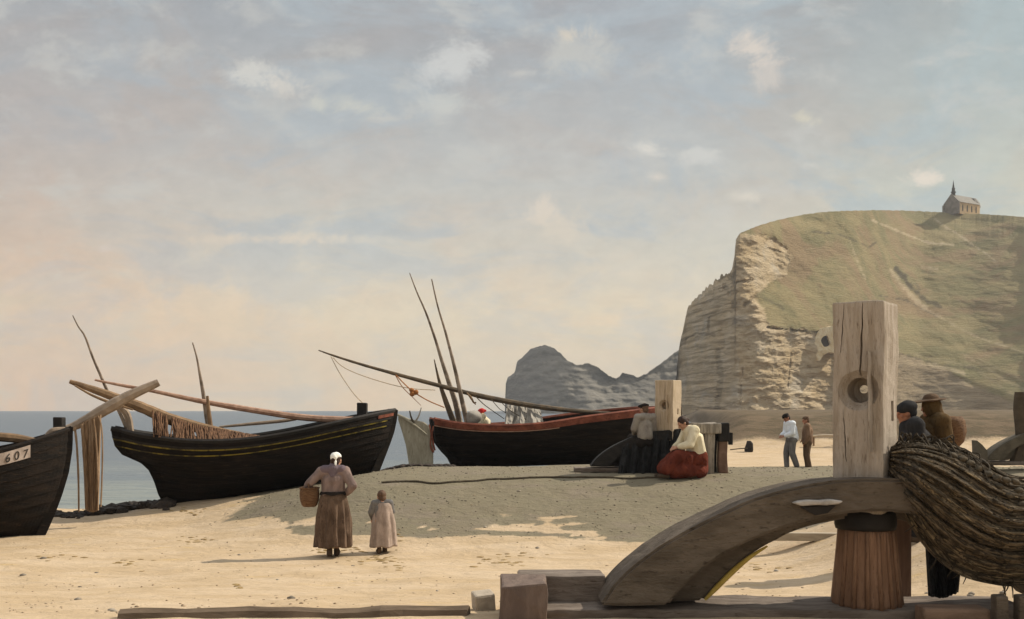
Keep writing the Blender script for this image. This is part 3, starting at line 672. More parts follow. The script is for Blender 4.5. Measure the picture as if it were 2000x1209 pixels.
wpart('bitt', bitt(H2, 1, 698, 717, 787, 830, -.1), M_black, B2); wpart('bitt', bitt(H2, 1, 758, 771, 798, 822, 0), M_black, B2)
wpart('mast', pole([(142, 616), (153, 638), (166, 657), (180, 695), (195, 730), (212, 768), (232, 800), (250, 838)], (.9, 1.4, 2, 2.4, 2.8, 3.4, 4.5, 6), Df2, .3), M_mast, B2)
wpart('mast', pole([(376, 669), (384, 697), (391, 735), (398, 775), (405, 815), (412, 846)], (1.2, 1.8, 2.8, 4, 6, 7.5), Df2, .25), M_mast, B2)
wpart('mast_crutch', pole([(405, 773), (408, 805), (413, 845)], (2.5, 4, 5), Df2, -.1), M_brown, B2)
wpart('rudder_head', pole([(233, 795), (246, 806), (252, 822), (256, 845)], (5, 7, 7, 6), Df2, .0), M_greyspar, B2)
wpart('spar', pole([(136, 745), (180, 760), (230, 778), (280, 797), (330, 818), (400, 838), (480, 853)], (4, 7, 9, 11, 12, 11, 7), Df2, -.25, 30, 8, .12), M_brown, B2)
wpart('spar', pole([(146, 753), (180, 772), (215, 786), (260, 800)], (1.5, 2.5, 3, 2), Df2, -.35), M_brown, B2)
wpart('yard', pole([(185, 742), (230, 751), (300, 764), (400, 785), (500, 802), (600, 816), (700, 820), (762, 818)], (1.8, 3, 3.6, 5, 6.5, 7, 7, 5), Df2, .15, 40, 8, .1), M_pinkspar, B2)
wpart('oar', pole([(428, 834), (500, 827), (560, 821), (610, 812)], (2, 3.5, 3.5, 2), Df2, .5), M_greyspar, B2)

def drape(top, bot, Dt, Db, thick, folds, amp, nu=60, nv=26, seed=0.):
    bm = bmesh.new(); fr = []; bk = []
    for j in range(nv + 1):
        t = j / nv; rf, rb = [], []
        for i in range(nu + 1):
            u = i / nu
            a = pws(top, lerp(top[0][0], top[-1][0], u)); b_ = pws(bot, lerp(bot[0][0], bot[-1][0], u))
            px = lerp(lerp(top[0][0], top[-1][0], u), lerp(bot[0][0], bot[-1][0], u), t)
            ph = u * folds * 6.283 + 1.5 * fbm(u * 4, t * 1.2, seed)
            d_ = lerp(Dt(px), Db(px), t) - amp * (math.sin(ph) + .5 * math.sin(2.3 * ph + 1)) * (.3 + .7 * t) - .5 * amp * fbm(u * 22, t * 5, seed)
            yy = lerp(a, b_, t) + (3 * fbm(u * 14, seed, 2) if j == nv else 0)
            p = P(px, yy, d_); rf.append(p); rb.append(p + Vector((0, thick, 0)))
        fr.append(rf); bk.append(rb)
    grid(bm, fr); grid(bm, bk)
    for e in (0, nu): grid(bm, [[r[e] for r in fr], [r[e] for r in bk]])
    for e in (0, nv): grid(bm, [fr[e], bk[e]])
    bmesh.ops.remove_doubles(bm, verts=bm.verts[:], dist=.0003); bmesh.ops.recalc_face_normals(bm, faces=bm.faces[:]); return bm
def strands(bm, top, bot, Dt, Db, n_, r, seed, lift=.05):
    rd = random.Random(seed)
    for _ in range(n_):
        u = rd.random(); u2 = min(1, max(0, u + rd.uniform(-.05, .05))); pts = []
        for j in range(9):
            t = j / 8; uu = lerp(u, u2, t)
            px = lerp(lerp(top[0][0], top[-1][0], uu), lerp(bot[0][0], bot[-1][0], uu), t)
            yy = lerp(pws(top, lerp(top[0][0], top[-1][0], uu)), pws(bot, lerp(bot[0][0], bot[-1][0], uu)), t)
            pts.append(P(px + rd.uniform(-.6, .6), yy, lerp(Dt(px), Db(px), t) - lift - .04 * fbm(t * 3, _, seed)))
        tube(bm, pts, r, 5)
nt_top = [(296, 800), (330, 812), (380, 828), (430, 838), (500, 850), (540, 858)]; nt_bot = [(300, 853), (340, 857), (400, 860), (450, 858), (510, 856), (545, 852)]
o1 = lambda x: Df2(x) - .28; o2 = lambda x: Df2(x) - .95
nn = thing('fishing_net', 'red brown fishing net draped over the long spar in the middle boat', 'net', P(400, 850, 21.5))
for (ta, tb) in ((.0, .12), (.15, .32), (.34, 1.)):
    sub = lambda L_, a: (lerp(L_[0][0], L_[-1][0], a), pws(L_, lerp(L_[0][0], L_[-1][0], a)))
    T_ = [sub(nt_top, lerp(ta, tb, i/4)) for i in range(5)]; B_ = [sub(nt_bot, lerp(ta + (.01 if ta else 0), tb - .02, i/4)) for i in range(5)]
    if ta == 0: B_ = [(x, y_ - 4) for x, y_ in B_]
    wpart('net_fold', drape(T_, B_, o1, o2, .10, 5 + 14 * (tb - ta), .07, int(20 + 60*(tb-ta)), 16, ta * 9), M_redn, nn)
bm = bmesh.new(); strands(bm, nt_top, nt_bot, o1, o2, 120, .016, 3); wpart('twine', bm, M_redn, nn)

# net hanging from the bowsprit of the left boat
Dh = lambda x: 19.35
hn = thing('hanging_net', 'tan net hanging in a long strip from the spar between the two left boats', 'net', P(180, 990, 19.35))
wpart('net_strip', drape([(160, 826), (178, 818), (196, 810)], [(166, 995), (178, 1000), (191, 997)], Dh, Dh, .05, 2.2, .04, 24, 40, 2.), M_tannet, hn)
for pts_, rr in (([(146, 835), (150, 870), (153, 930), (154, 1000)], (2.5, 2.2, 2, 1.5)), ([(192, 812), (199, 840), (200, 900), (197, 990)], (1.6, 1.6, 1.6, 1.6)), ([(139, 838), (140, 860), (137, 885)], (2, 2.4, 2)), ([(160, 828), (163, 870), (166, 930)], (3, 3, 2)), ([(183, 818), (187, 850), (190, 900), (191, 960)], (2, 2, 2, 1.5))):
    wpart('net_rope', pole(pts_, rr, Dh, -.05, 16, 6, .2), M_tannet, hn)

# right-hand boat
Df3 = lambda x: 27.6 + (x - 843) * .0042
H3 = Hull(Df3, [(843, 822), (844, 842), (848, 862), (862, 880), (876, 894), (886, 913)], [(1326, 798), (1327, 830), (1324, 865), (1316, 905)],
          [(843, 820), (890, 829), (960, 832), (1030, 828), (1110, 816), (1190, 806), (1260, 799), (1326, 797)], [(886, 914), (1000, 911), (1100, 908), (1200, 906), (1316, 905)], 3.0, 2.8, .25, .05)
r3 = P(1060, 908, Df3(1060)); B3 = thing('fishing_boat', 'black beached fishing boat with red brown rail and two tall leaning masts', 'boat', r3, 0, 'beached fishing boats')
wpart('hull', H3.skin(), M_hull, B3); wpart('stern_post', H3.stem(0, .10, .03, .02), M_hull, B3); wpart('stem_post', H3.stem(1, .10, .05, .02), M_hull, B3)
for sd_ in (1, -1): wpart('gunwale', H3.cap(.06, sd_), M_red, B3)
wpart('red_strake', H3.band(.90, 1.0, 0, 1, .034), M_red, B3); wpart('pale_line', H3.band(.875, .893, 0, .45, .03), mat('pinkish_line_paint', (.34, .2, .14), (.45, .28, .2), 6), B3)
wpart('mast', pole([(800, 533), (814, 570), (832, 611), (850, 662), (863, 705), (876, 745), (890, 788), (899, 832)], (.8, 1.4, 2, 2.7, 3.4, 4.4, 5.5, 6.5), Df3, .5, 30), M_mast, B3)
wpart('mast', pole([(843, 545), (855, 598), (869, 645), (881, 690), (892, 735), (903, 785), (914, 832)], (1.1, 1.7, 2.3, 3, 3.8, 4.6, 5.5), Df3, -.2, 30), M_mast, B3)
wpart('mast_crutch', pole([(848, 702), (858, 745), (870, 782), (889, 832)], (.8, 3, 5, 6.5), Df3, .2), M_yard, B3)
wpart('yard', pole([(622, 684), (650, 694), (700, 710), (760, 727), (850, 751), (950, 776), (1050, 794), (1130, 803), (1195, 807)], (1., 2, 2.6, 3.4, 4.3, 5.4, 5.6, 4.6, 2.5), Df3, .15, 50, 8, .18), M_yard, B3)
for pts_, M__, rr in (([(646, 696), (664, 730), (690, 768), (709, 788)], M_rope, (.7, .7)), ([(650, 698), (672, 718), (720, 738), (790, 757), (850, 762)], M_rope, (.7, .7)), ([(773, 732), (788, 748), (806, 764), (835, 782), (868, 796)], M_orope, (1.1, 1.3, 1.1)),
                      ([(773, 734), (786, 756), (806, 776), (822, 792)], M_orope, (1., .8, .5)), ([(912, 767), (922, 782), (929, 790)], M_brown, (1.6, 1.2)), ([(928, 773), (948, 792), (985, 818)], M_drope, (1.1, .8)), ([(958, 778), (975, 798), (988, 806)], M_drope, (.8, .7)), ([(975, 782), (1000, 804), (1030, 820)], M_drope, (.8, .7)), ([(915, 770), (920, 776), (925, 786), (930, 786)], M_brown, (1.2, 2.2, 1.2))):
    wpart('rigging_rope', pole(pts_, rr, Df3, 0, 20, 5), M__, B3)
bm = bmesh.new()
for dx_, dy_ in ((804, 762), (812, 766), (805, 769)):
    g = bmesh.ops.create_icosphere(bm, subdivisions=2, radius=.075); bmesh.ops.translate(bm, verts=g['verts'], vec=P(dx_, dy_, Df3(dx_)))
jitter(bm, .02, 8); wpart('pulley_block', bm, M_orope, B3, True)
bm = drape([(990, 790), (1010, 784), (1035, 788), (1055, 800)], [(985, 832), (1010, 832), (1040, 830), (1062, 826)], lambda x: Df3(x) + .5, lambda x: Df3(x) - .3, .4, 3, .12, 30, 14, 5.)
tag(wpart('furled_sail', bm, M_sail, B3), 'grey furled sail heaped on the deck')
bm = bmesh.new(); g = bmesh.ops.create_icosphere(bm, subdivisions=3, radius=.22); bmesh.ops.scale(bm, verts=g['verts'], vec=(1, .8, .9)); bmesh.ops.translate(bm, verts=g['verts'], vec=P(925, 815, Df3(925) - .3)); jitter(bm, .06, 4)
wpart('net_bundle', bm, M_sail, B3, True)

# pale board standing between the two boats
Dr = 27.2
rb = thing('rudder', 'tall pale grey weathered rudder standing on the beach between the two larger boats', 'rudder', P(825, 912, Dr))
out = [(800, 914), (797, 895), (793, 870), (786, 845), (778, 820), (778, 809), (800, 818), (828, 824), (838, 832), (843, 850), (846, 880), (846, 914)]
bm = bmesh.new(); prism(bm, [(P(x, 0, Dr).x, P(0, y_, Dr).z) for x, y_ in out], Dr - .06, Dr + .08); bmesh.ops.bevel(bm, geom=bm.edges[:], offset=.02, segments=1, affect='EDGES'); wpart('blade', bm, M_canvas, rb)
cD = lambda x: Dr
wpart('tiller', pole([(766, 806), (785, 814), (812, 832), (835, 850)], (1.6, 2.4, 2.2, 1.2), cD, -.12), M_canvas, rb)
wpart('iron_strap', pole([(800, 802), (803, 815), (809, 828)], (1., 1.8, 1.8), cD, -.1), M_drope, rb); wpart('iron_strap', pole([(823, 796), (818, 812), (812, 822)], (.8, 1.6, 2), cD, -.1), M_sail, rb)
for pts_ in ([(838, 829), (842, 848), (841, 870), (847, 884)], [(846, 832), (844, 852), (849, 880)]): wpart('lashing', pole(pts_, (1.2, 1.6, 2.2), cD, -.14), M_red, rb)

# ------------------------------------------------------------------ capstans
def boolean(o, cutters):
    for c_ in cutters:
        md = o.modifiers.new('b', 'BOOLEAN'); md.object = c_; md.operation = 'DIFFERENCE'; md.solver = 'EXACT'
    me = evaluated(o); o.modifiers.clear(); o.data = me
    for c_ in cutters: bpy.data.objects.remove(c_)
def capstan(loc, sc, label, headw=.46, right=True, yaw=36, drum=True, mats=None, group='capstans on the beach'):
    K = 213.3; lx = lambda px: (px - 1690) / K; lz = lambda py: (1205 - py) / K
    root = thing('capstan', label, 'capstan', loc, 0, group); root.scale = (sc, sc, sc)
    Mp, Mb = mats or (M_post, M_beam)
    OUT = [(1165, 1165), (1200, 1116), (1250, 1073), (1300, 1040), (1370, 1003), (1450, 966), (1520, 946), (1600, 934), (1690, 928)]
    MID = [(1290, 1165), (1318, 1130), (1370, 1087), (1440, 1047), (1520, 1017), (1570, 1005), (1630, 995), (1660, 992), (1690, 990)]
    INN = [(1368, 1168), (1388, 1144), (1420, 1112), (1452, 1084), (1508, 1050), (1556, 1030), (1622, 1014), (1655, 1008), (1690, 1004)]
    OU = [(lx(p.x), lz(p.y)) for p in spline([(*q_, 0) for q_ in OUT], 33)]; MI = [(lx(p.x), lz(p.y)) for p in spline([(*q_, 0) for q_ in MID], 33)]; IN = [(lx(p.x), lz(p.y)) for p in spline([(*q_, 0) for q_ in INN], 33)]
    if right:
        fl = lambda L_: L_ + [(-x, z) for x, z in L_[::-1][1:]]
    else: fl = lambda L_: L_ + [(.32, L_[-1][1])]
    def lump(bm):
        es = [e for e in bm.edges if e.calc_face_angle(0) > .5]
        bmesh.ops.bevel(bm, geom=es, offset=.025, segments=2, affect='EDGES'); bmesh.ops.subdivide_edges(bm, edges=[e for e in bm.edges if e.calc_length() > .2], cuts=2); jitter(bm, .014, 2.2); jitter(bm, .005, 14)
    bm = bmesh.new(); strip(bm, fl(OU), fl(MI), -.42, -.16); lump(bm); ar = ob('arched_beam', bm, Mb, root)
    bm = bmesh.new(); strip(bm, fl([(x, z - .02) for x, z in OU]), fl(IN), -.155, .24); lump(bm); ob('inner_ply', bm, Mb, ar)
    w = headw / 2; zb, zt = lz(1000), lz(594)
    bm = bmesh.new(); box(bm, (-w, -w, zb), (w, w, zt), bev=.022, seg=2)
    bmesh.ops.subdivide_edges(bm, edges=[e for e in bm.edges if e.calc_length() > .8], cuts=10); bmesh.ops.subdivide_edges(bm, edges=[e for e in bm.edges if e.calc_length() > .15], cuts=2, use_grid_fill=True); jitter(bm, .016, 2.5, loc[0]); jitter(bm, .006, 11)
    o = ob('head_post', bm, Mp, root); 
    cuts = []
    def cutter(f_):
        b_ = bmesh.new(); f_(b_); c_ = ob('cut', b_, None, root); cuts.append(c_)
    zc = lz(763)
    cutter(lambda b_: bmesh.ops.create_cone(b_, cap_ends=True, segments=28, radius1=.112, radius2=.118, depth=.5, matrix=Matrix.Translation((.0, -w + .0, zc)) @ Matrix.Rotation(R(90), 4, 'X')))
    cutter(lambda b_: (bmesh.ops.create_cone(b_, cap_ends=True, segments=18, radius1=.04, radius2=.04, depth=1.2, matrix=Matrix.Translation((.05 - .259 * .75, -w + .966 * .75, zc + .015)) @ Matrix.Rotation(R(15), 4, 'Z') @ Matrix.Rotation(R(90), 4, 'X'))))
    cutter(lambda b_: bmesh.ops.create_cone(b_, cap_ends=True, segments=28, radius1=.20, radius2=.10, depth=.10, matrix=Matrix.Translation((.0, -w + .03, zc)) @ Matrix.Rotation(R(-90), 4, 'X')))
    cutter(lambda b_: box(b_, (w - .16, .02, lz(822)), (w + .2, .10, lz(783))))
    def crack(b_, x0, x1, z0, z1, wd):
        n_ = 16; pr = []
        for i in range(n_ + 1):
            t = i / n_; xc = lerp(x0, x1, t) + .012 * mn.noise(Vector((t * 5, x0 * 9, 2))); hw = wd * (.25 + .75 * math.sin(math.pi * min(1, t * .8 + .2))) * (1 + .5 * mn.noise(Vector((t * 9, 3, x0))))
            pr.append((xc - hw, xc + hw, lerp(z0, z1, t)))
        prism(b_, [(a, z) for a, q_, z in pr] + [(q_, z) for a, q_, z in pr[::-1]], -w - .1, -w + .05)
    cutter(lambda b_: crack(b_, .02, .045, lz(735), lz(596), .009)); cutter(lambda b_: crack(b_, -.10, -.13, lz(900), lz(800), .005)); cutter(lambda b_: crack(b_, .13, .12, lz(880), lz(690), .004)); cutter(lambda b_: crack(b_, -.15, -.12, lz(690), lz(596), .0045))
    boolean(o, cuts); o.rotation_euler.z = R(-yaw); o.data.materials.clear(); o.data.materials.append(Mp)
    bm = bmesh.new(); box(bm, (lx(1060), -.34, .0), (lx(1985), .30, lz(1176)), bev=.03); 
    bmesh.ops.subdivide_edges(bm, edges=[e for e in bm.edges if e.calc_length() > 2], cuts=14); jitter(bm, .02, 1.6); bmesh.ops.subdivide_edges(bm, edges=[e for e in bm.edges if e.calc_length() > .25], cuts=2, use_grid_fill=True); jitter(bm, .010, 7); ob('sole_beam', bm, M_sole, root)
    if drum:
        fac = lambda j, z: 1 + .02 * ((j % 3) == 0) + .015 * math.sin(j * 2.1 + z * 3)
        bm = bmesh.new(); lathe(bm, [(.295, lz(1182)), (.30, lz(1172)), (.285, lz(1140)), (.262, lz(1090)), (.245, lz(1045)), (.24, lz(1028))], 36, (0, 0, 0), fac); dr = ob('drum', bm, M_drum, root, True)
        bm = bmesh.new(); lathe(bm, [(.262, lz(1032)), (.272, lz(1024)), (.272, lz(1000)), (.25, lz(996))], 32); ob('iron_collar', bm, M_black, dr, True)
        bm = bmesh.new()
        for i in range(7):
            a = R(-150 + i * 22); tube(bm, [(.31*math.cos(a), .31*math.sin(a), lz(1180)), (.268*math.cos(a), .268*math.sin(a), lz(1090)), (.25*math.cos(a), .25*math.sin(a), lz(1035))], [.025, .02, .016], 6)
        ob('whelp', bm, M_drum, dr, True)
    return root, lx, lz, ar

yC = 9.0
locC = Vector(((1690 - CX) / F * yC, yC, EYE - (1205 - HY) / F * yC))
cap1, lx, lz, ar1 = capstan(locC, 1., 'large weathered capstan with a tall holed square post, in the right foreground')
bm = bmesh.new(); box(bm, (lx(977), -.52, -.06), (lx(1064), .02, lz(1122)), bev=.02); bmesh.ops.subdivide_edges(bm, edges=bm.edges[:], cuts=4, use_grid_fill=True); jitter(bm, .03, 2); jitter(bm, .012, 9); ob('end_block', bm, mat('reddish_grey_block_wood', (.12, .085, .07), (.18, .13, .105), 3, (3, 3, 1), .85, .6, 10), cap1)
bm = bmesh.new(); box(bm, (lx(1010), .06, .0), (lx(1182), .46, lz(1128)), bev=.02); bmesh.ops.subdivide_edges(bm, edges=bm.edges[:], cuts=4, use_grid_fill=True); jitter(bm, .03, 2, 3); jitter(bm, .012, 9); ob('cross_sill', bm, M_sole, cap1)
bm = bmesh.new(); box(bm, (lx(1768), .30, .0), (lx(1808), .52, lz(985)), bev=.03); jitter(bm, .012, 2.4); ob('leg', bm, mat('brown_leg_wood', (.19, .12, .085), (.27, .18, .13), 3, (5, 5, .6), .85, .5, 10), cap1)
bm = bmesh.new(); box(bm, (lx(1752), -.62, .0), (lx(1872), -.38, lz(1163)), bev=.03); jitter(bm, .012, 2.4); ob('sill_block', bm, mat('brown_sill_wood', (.17, .11, .075), (.25, .165, .115), 3, (1, 4, 4), .85, .5, 10), cap1)
for a_, b_ in ((1872, 1894), (1912, 1938)):
    bm = bmesh.new(); box(bm, (lx(a_), -.72, -.1), (lx(b_), -.60, lz(1135)), bev=.02); jitter(bm, .012, 2.4); ob('stake', bm, M_beam, cap1)
# notch in the arch: pale wedge painted as its lit edge
bm = bmesh.new(); pts = [(1519, 973), (1530, 969), (1548, 967), (1570, 968), (1590, 966), (1612, 969), (1606, 974), (1580, 977), (1560, 976), (1535, 978)]
prism(bm, [(lx(x), lz(y_)) for x, y_ in pts], -.50, -.415); bmesh.ops.bevel(bm, geom=bm.edges[:], offset=.01, segments=1, affect='EDGES'); ob('notch_lit_edge', bm, mat('lit_edge_wood', (.30, .27, .24), (.50, .46, .42), 6, bump=.7), ar1)
bm = bmesh.new(); prism(bm, [(lx(x), lz(y_)) for x, y_ in [(1535, 981), (1600, 978), (1585, 992), (1562, 996)]], -.46, -.415); ob('notch_shade', bm, M_black, ar1)  # black plate standing in for the shaded recess below the notch
bm = bmesh.new(); tube(bm, [Vector((lx(p.x), -.16 - .0, lz(p.y))) for p in spline([(1370, 1165, 0), (1391, 1143, 0), (1422, 1112, 0), (1455, 1084, 0), (1490, 1062, 0)], 20)], rads(20, .012, .024, .026, .02, .008), 8); ob('sunlit_edge', bm, mat('sunlit_edge_ochre', (.42, .29, .06), (.55, .40, .10), 14), ar1)  # ochre strip added to stand in for the beam's sunlit inner edge
bm = bmesh.new(); box(bm, (0, 0, 0), (.19, .2, .17), bev=.02); jitter(bm, .02, 4)
ck = ob('wood_chock', bm, mat('chock_wood', (.36, .30, .235), (.47, .40, .32), 6, bump=.6)); ck.location = on(931, 9.3) + Vector((0, -.02, -.03)); ck.rotation_euler = (R(4), R(-5), R(14)); tag(ck, 'small pale chock lying against the left end of the large capstan', 'chock')

loc2 = Vector(((1305 - CX) / F * 21., 21., EYE - (921 - HY) / F * 21.))
cap2, *_ = capstan(loc2, .68, 'smaller capstan with a pale holed post beside the seated woman', .62, False, 34, True, (mat('pale_yellowish_post', (.43, .335, .225), (.55, .44, .32), 3, (9, 9, .7), .85, .6, 9), M_black))
loc3 = Vector(((2052 - CX) / F * 21.5, 21.5, EYE - (908 - HY) / F * 21.5))
cap3, *_ = capstan(loc3, .62, 'dark capstan beyond the net heap, half cut off by the right edge', .62, False, 30, True, (mat('dark_post', (.06, .045, .03), (.10, .075, .05), 3), mat('grey_brown_beam', (.085, .072, .05), (.125, .105, .075), 3)))
bm = bmesh.new()
for (pts_) in ([(1903, 905), (1905, 880), (1904, 860), (1914, 868), (1924, 880), (1926, 905)],): prism(bm, [(P(x, 0, 21.2).x, P(0, y_, 21.2).z) for x, y_ in pts_], 21.1, 21.35)
st = ob('stump', bm, MATS['grey_brown_beam']); tag(st, 'short pointed dark stump at the foot of the far right capstan', 'stump')
bm = bmesh.new(); tube(bm, spline([P(1985, 905, 21.45), P(1996, 860, 21.45), P(1992, 800, 21.45), P(1993, 766, 21.45)], 16), rads(16, .16, .14, .14, .12), 8)
st2 = ob('mooring_post', bm, MATS['dark_post']); tag(st2, 'upright dark timber post at the right edge beyond the net heap', 'post')

# black tarpaulin over the smaller capstan and the posts beside it
tp = ob('tarpaulin', drape([(1216, 866), (1228, 856), (1250, 849), (1290, 842), (1340, 836)], [(1208, 926), (1226, 929), (1250, 928), (1290, 928), (1336, 928)], lambda x: 20.75, lambda x: 20.55, .1, 6, .07, 60, 24, 8.), M_blackcloth); tag(tp, 'black tarpaulin hanging over the beam of the smaller capstan', 'tarpaulin')
Dt = 20.6; tl = thing('timber_trestle', 'grey timber trestle with a black capped post beside the seated woman', 'trestle', P(1395, 925, Dt))
def tb(px0, px1, py0, py1, d0, d1, M_, name, bev=.03):
    bm = bmesh.new(); a = P(px0, py1, Dt); b_ = P(px1, py0, Dt); box(bm, (a.x, Dt + d0, a.z), (b_.x, Dt + d1, b_.z), bev=bev); bmesh.ops.subdivide_edges(bm, edges=[e for e in bm.edges if e.calc_length() > .5], cuts=6); jitter(bm, .025, 2.3); return wpart(name, bm, M_, tl)
M_gw = mat('grey_trestle_wood', (.19, .165, .135), (.34, .30, .25), 3, (5, 5, .8), .9, .6, 9, (.08, .06, .045))
tb(1374, 1394, 832, 928, -.1, .12, M_gw, 'leg'); tb(1404, 1422, 858, 926, .0, .2, mat('red_brown_trestle_wood', (.13, .075, .05), (.22, .14, .10), 3), 'leg'); tb(1352, 1370, 836, 926, .2, .4, M_gw, 'leg'); tb(1394, 1404, 845, 926, .15, .3, M_black, 'leg')
tb(1350, 1406, 826, 846, -.14, .45, M_gw, 'top_beam'); tb(1402, 1424, 826, 862, -.08, .25, M_black, 'post_cap'); tb(1424, 1432, 845, 868, .0, .1, M_black, 'peg', .01)

# ------------------------------------------------------------------ great heap of net over the foreground capstan
TOP = [(1741, 874), (1766, 864), (1800, 860), (1850, 866), (1900, 886), (1950, 918), (2000, 932), (2100, 920), (2220, 880)]
BOT = [(1738, 950), (1756, 985), (1782, 1024), (1818, 1075), (1868, 1118), (1930, 1138), (2000, 1142), (2120, 1110), (2250, 1010)]
def swag(u, v, lift=0.):                                            # u: 0 top .. 1 bottom, v: 0 left .. 1 right
    a = spline_at(TOP, v); b_ = spline_at(BOT, v)
    uu = u ** (1 + .5 * (1 - v))
    x = lerp(a[0], b_[0], uu); y_ = lerp(a[1], b_[1], uu)
    ph = u * 9 * 6.283 + 1.6 * fbm(u * 3, v * 1.4, 4) + v * 1.5
    fold = .034 * math.sin(ph) + .02 * math.sin(2.17 * ph + .8) + .07 * fbm(u * 9, v * 4.5, 7) + .028 * fbm(u * 34, v * 20, 3)
    D_ = 8.92 - .50 * math.sin(math.pi * min(1, u * .93 + .05)) * sst(-.05, .3, v) - fold * sst(0, .05, u) - lift - .12 * u
    return P(x, y_, D_)
def spline_at(L_, v):
    n_ = len(L_) - 1; f = v * n_; j = min(int(f), n_ - 1); t = f - j; p0, p1, p2, p3 = L_[max(j-1, 0)], L_[j], L_[j+1], L_[min(j+2, n_)]
    return [.5 * ((2*b1) + (b2-a0)*t + (2*a0-5*b1+4*b2-c3)*t*t + (3*b1-a0-3*b2+c3)*t**3) for a0, b1, b2, c3 in zip(p0, p1, p2, p3)]
def V0(rd): return Vector((rd.uniform(-.05, .05), rd.uniform(-.08, .0), rd.uniform(.03, .11)))
nh = thing('net_heap', 'great heap of dark brown fishing net slung over the large capstan at right', 'net', P(1900, 1140, 8.6))
NU, NV = 130, 110
fr = [[swag(i/NU, j/NV) for j in range(NV+1)] for i in range(NU+1)]
bk = [[p + Vector((0, .1 + .42 * math.sin(math.pi * min(1, i/NU)) , 0)) for p in r] for i, r in enumerate(fr)]
bm = bmesh.new(); grid(bm, fr); grid(bm, bk); grid(bm, [fr[0], bk[0]]); grid(bm, [fr[-1], bk[-1]])
for e in (0, NV): grid(bm, [[r[e] for r in fr], [r[e] for r in bk]])
bmesh.ops.remove_doubles(bm, verts=bm.verts[:], dist=.0003); bmesh.ops.recalc_face_normals(bm, faces=bm.faces[:]); wpart('net_body', bm, M_netA, nh)
rd = random.Random(11)
for nm, M__, cnt, rr in (('twine', M_netA, 420, .0065), ('dark_twine', M_netB, 260, .008), ('pale_twine', M_netC, 70, .0055)):
    bm = bmesh.new()
    for _ in range(cnt):
        u0 = rd.random(); 
        if nm == 'pale_twine': u0 = rd.choice([rd.uniform(.2, .45), rd.uniform(.5, .62), rd.uniform(.85, 1)])
        v0 = max(0, rd.uniform(-.3, .5)); v1 = min(1, v0 + rd.uniform(.15, .7)); n_ = int(8 + 26 * (v1 - v0)); du = rd.uniform(-.06, .06); pts = []
        for j in range(n_):
            t = j / (n_ - 1); v_ = lerp(v0, v1, t)
            u_s = min(1, max(0, u0 + du * t + .035 * fbm(v_ * 7, _ * 1.7, 2)))
            pts.append(swag(u_s, v_, .012 + .035 * abs(fbm(v_ * 14, _ * 2.3, 6))))
        tube(bm, pts, rr * rd.uniform(.7, 1.3), 5)
    wpart(nm, bm, M__, nh)
bm = bmesh.new()
for _ in range(260):                                              # short crossing twines: the meshes of the net
    u0, v0 = rd.random(), rd.uniform(.0, .85); n_ = 7; du = rd.choice((-1, 1)) * rd.uniform(.06, .2); dv = rd.uniform(.01, .06)
    tube(bm, [swag(min(1, max(0, u0 + du * j / 6)), min(1, v0 + dv * j / 6 + .006 * math.sin(j * 2.)), .02 + .012 * math.sin(j * 1.9 + _)) for j in range(n_)], rd.uniform(.004, .008), 4)
for _ in range(34):                                               # loops standing off the top edge
    v0 = rd.uniform(.03, .6); a = swag(rd.uniform(0, .1), v0); b_ = swag(rd.uniform(0, .25), min(1, v0 + rd.uniform(.04, .12))); mid = (a + b_) / 2 + V0(rd)
    tube(bm, spline([a, mid, b_], 9), rd.uniform(.005, .009), 4)
for _ in range(22):                                               # frayed ends hanging from the lower edge
    v0 = rd.uniform(.0, .75); a = swag(rd.uniform(.9, 1), v0, .02); ln = rd.uniform(.03, .16); sw_ = rd.uniform(-.14, .14)
    tube(bm, spline([a, a + Vector((sw_ * .5, -.02, -ln * .5)), a + Vector((sw_, -.01, -ln))], 6), rads(6, .007, .006, .003), 4)
wpart('crossing_twine', bm, M_netB, nh)
for (px, py) in [(1895, 905), (1912, 916), (1930, 926), (1948, 934), (1966, 938), (1984, 941), (1880, 896), (1862, 890), (1952, 950), (1990, 958), (1925, 945), (1972, 968), (1998, 985)]:
    bm = bmesh.new(); g = bmesh.ops.create_icosphere(bm, subdivisions=2, radius=.03); bmesh.ops.scale(bm, verts=g['verts'], vec=(1.5, .9, .9)); jitter(bm, .008, 30)
    bmesh.ops.rotate(bm, verts=bm.verts[:], matrix=Matrix.Rotation(rd.uniform(-.6, .6), 3, 'Y')); bmesh.ops.translate(bm, verts=bm.verts[:], vec=P(px, py, 8.42 + (1000 - py) * .0012)); wpart('cork_float', bm, M_drope, nh, True)
cl_ = ob('oilskin', drape([(1812, 1060), (1845, 1080), (1878, 1100)], [(1818, 1165), (1842, 1168), (1872, 1158)], lambda x: 8.95, lambda x: 8.9, .06, 2.5, .05, 26, 24, 4.), M_blackcloth); tag(cl_, 'dark oilskin cloth hanging below the net heap', 'cloth')

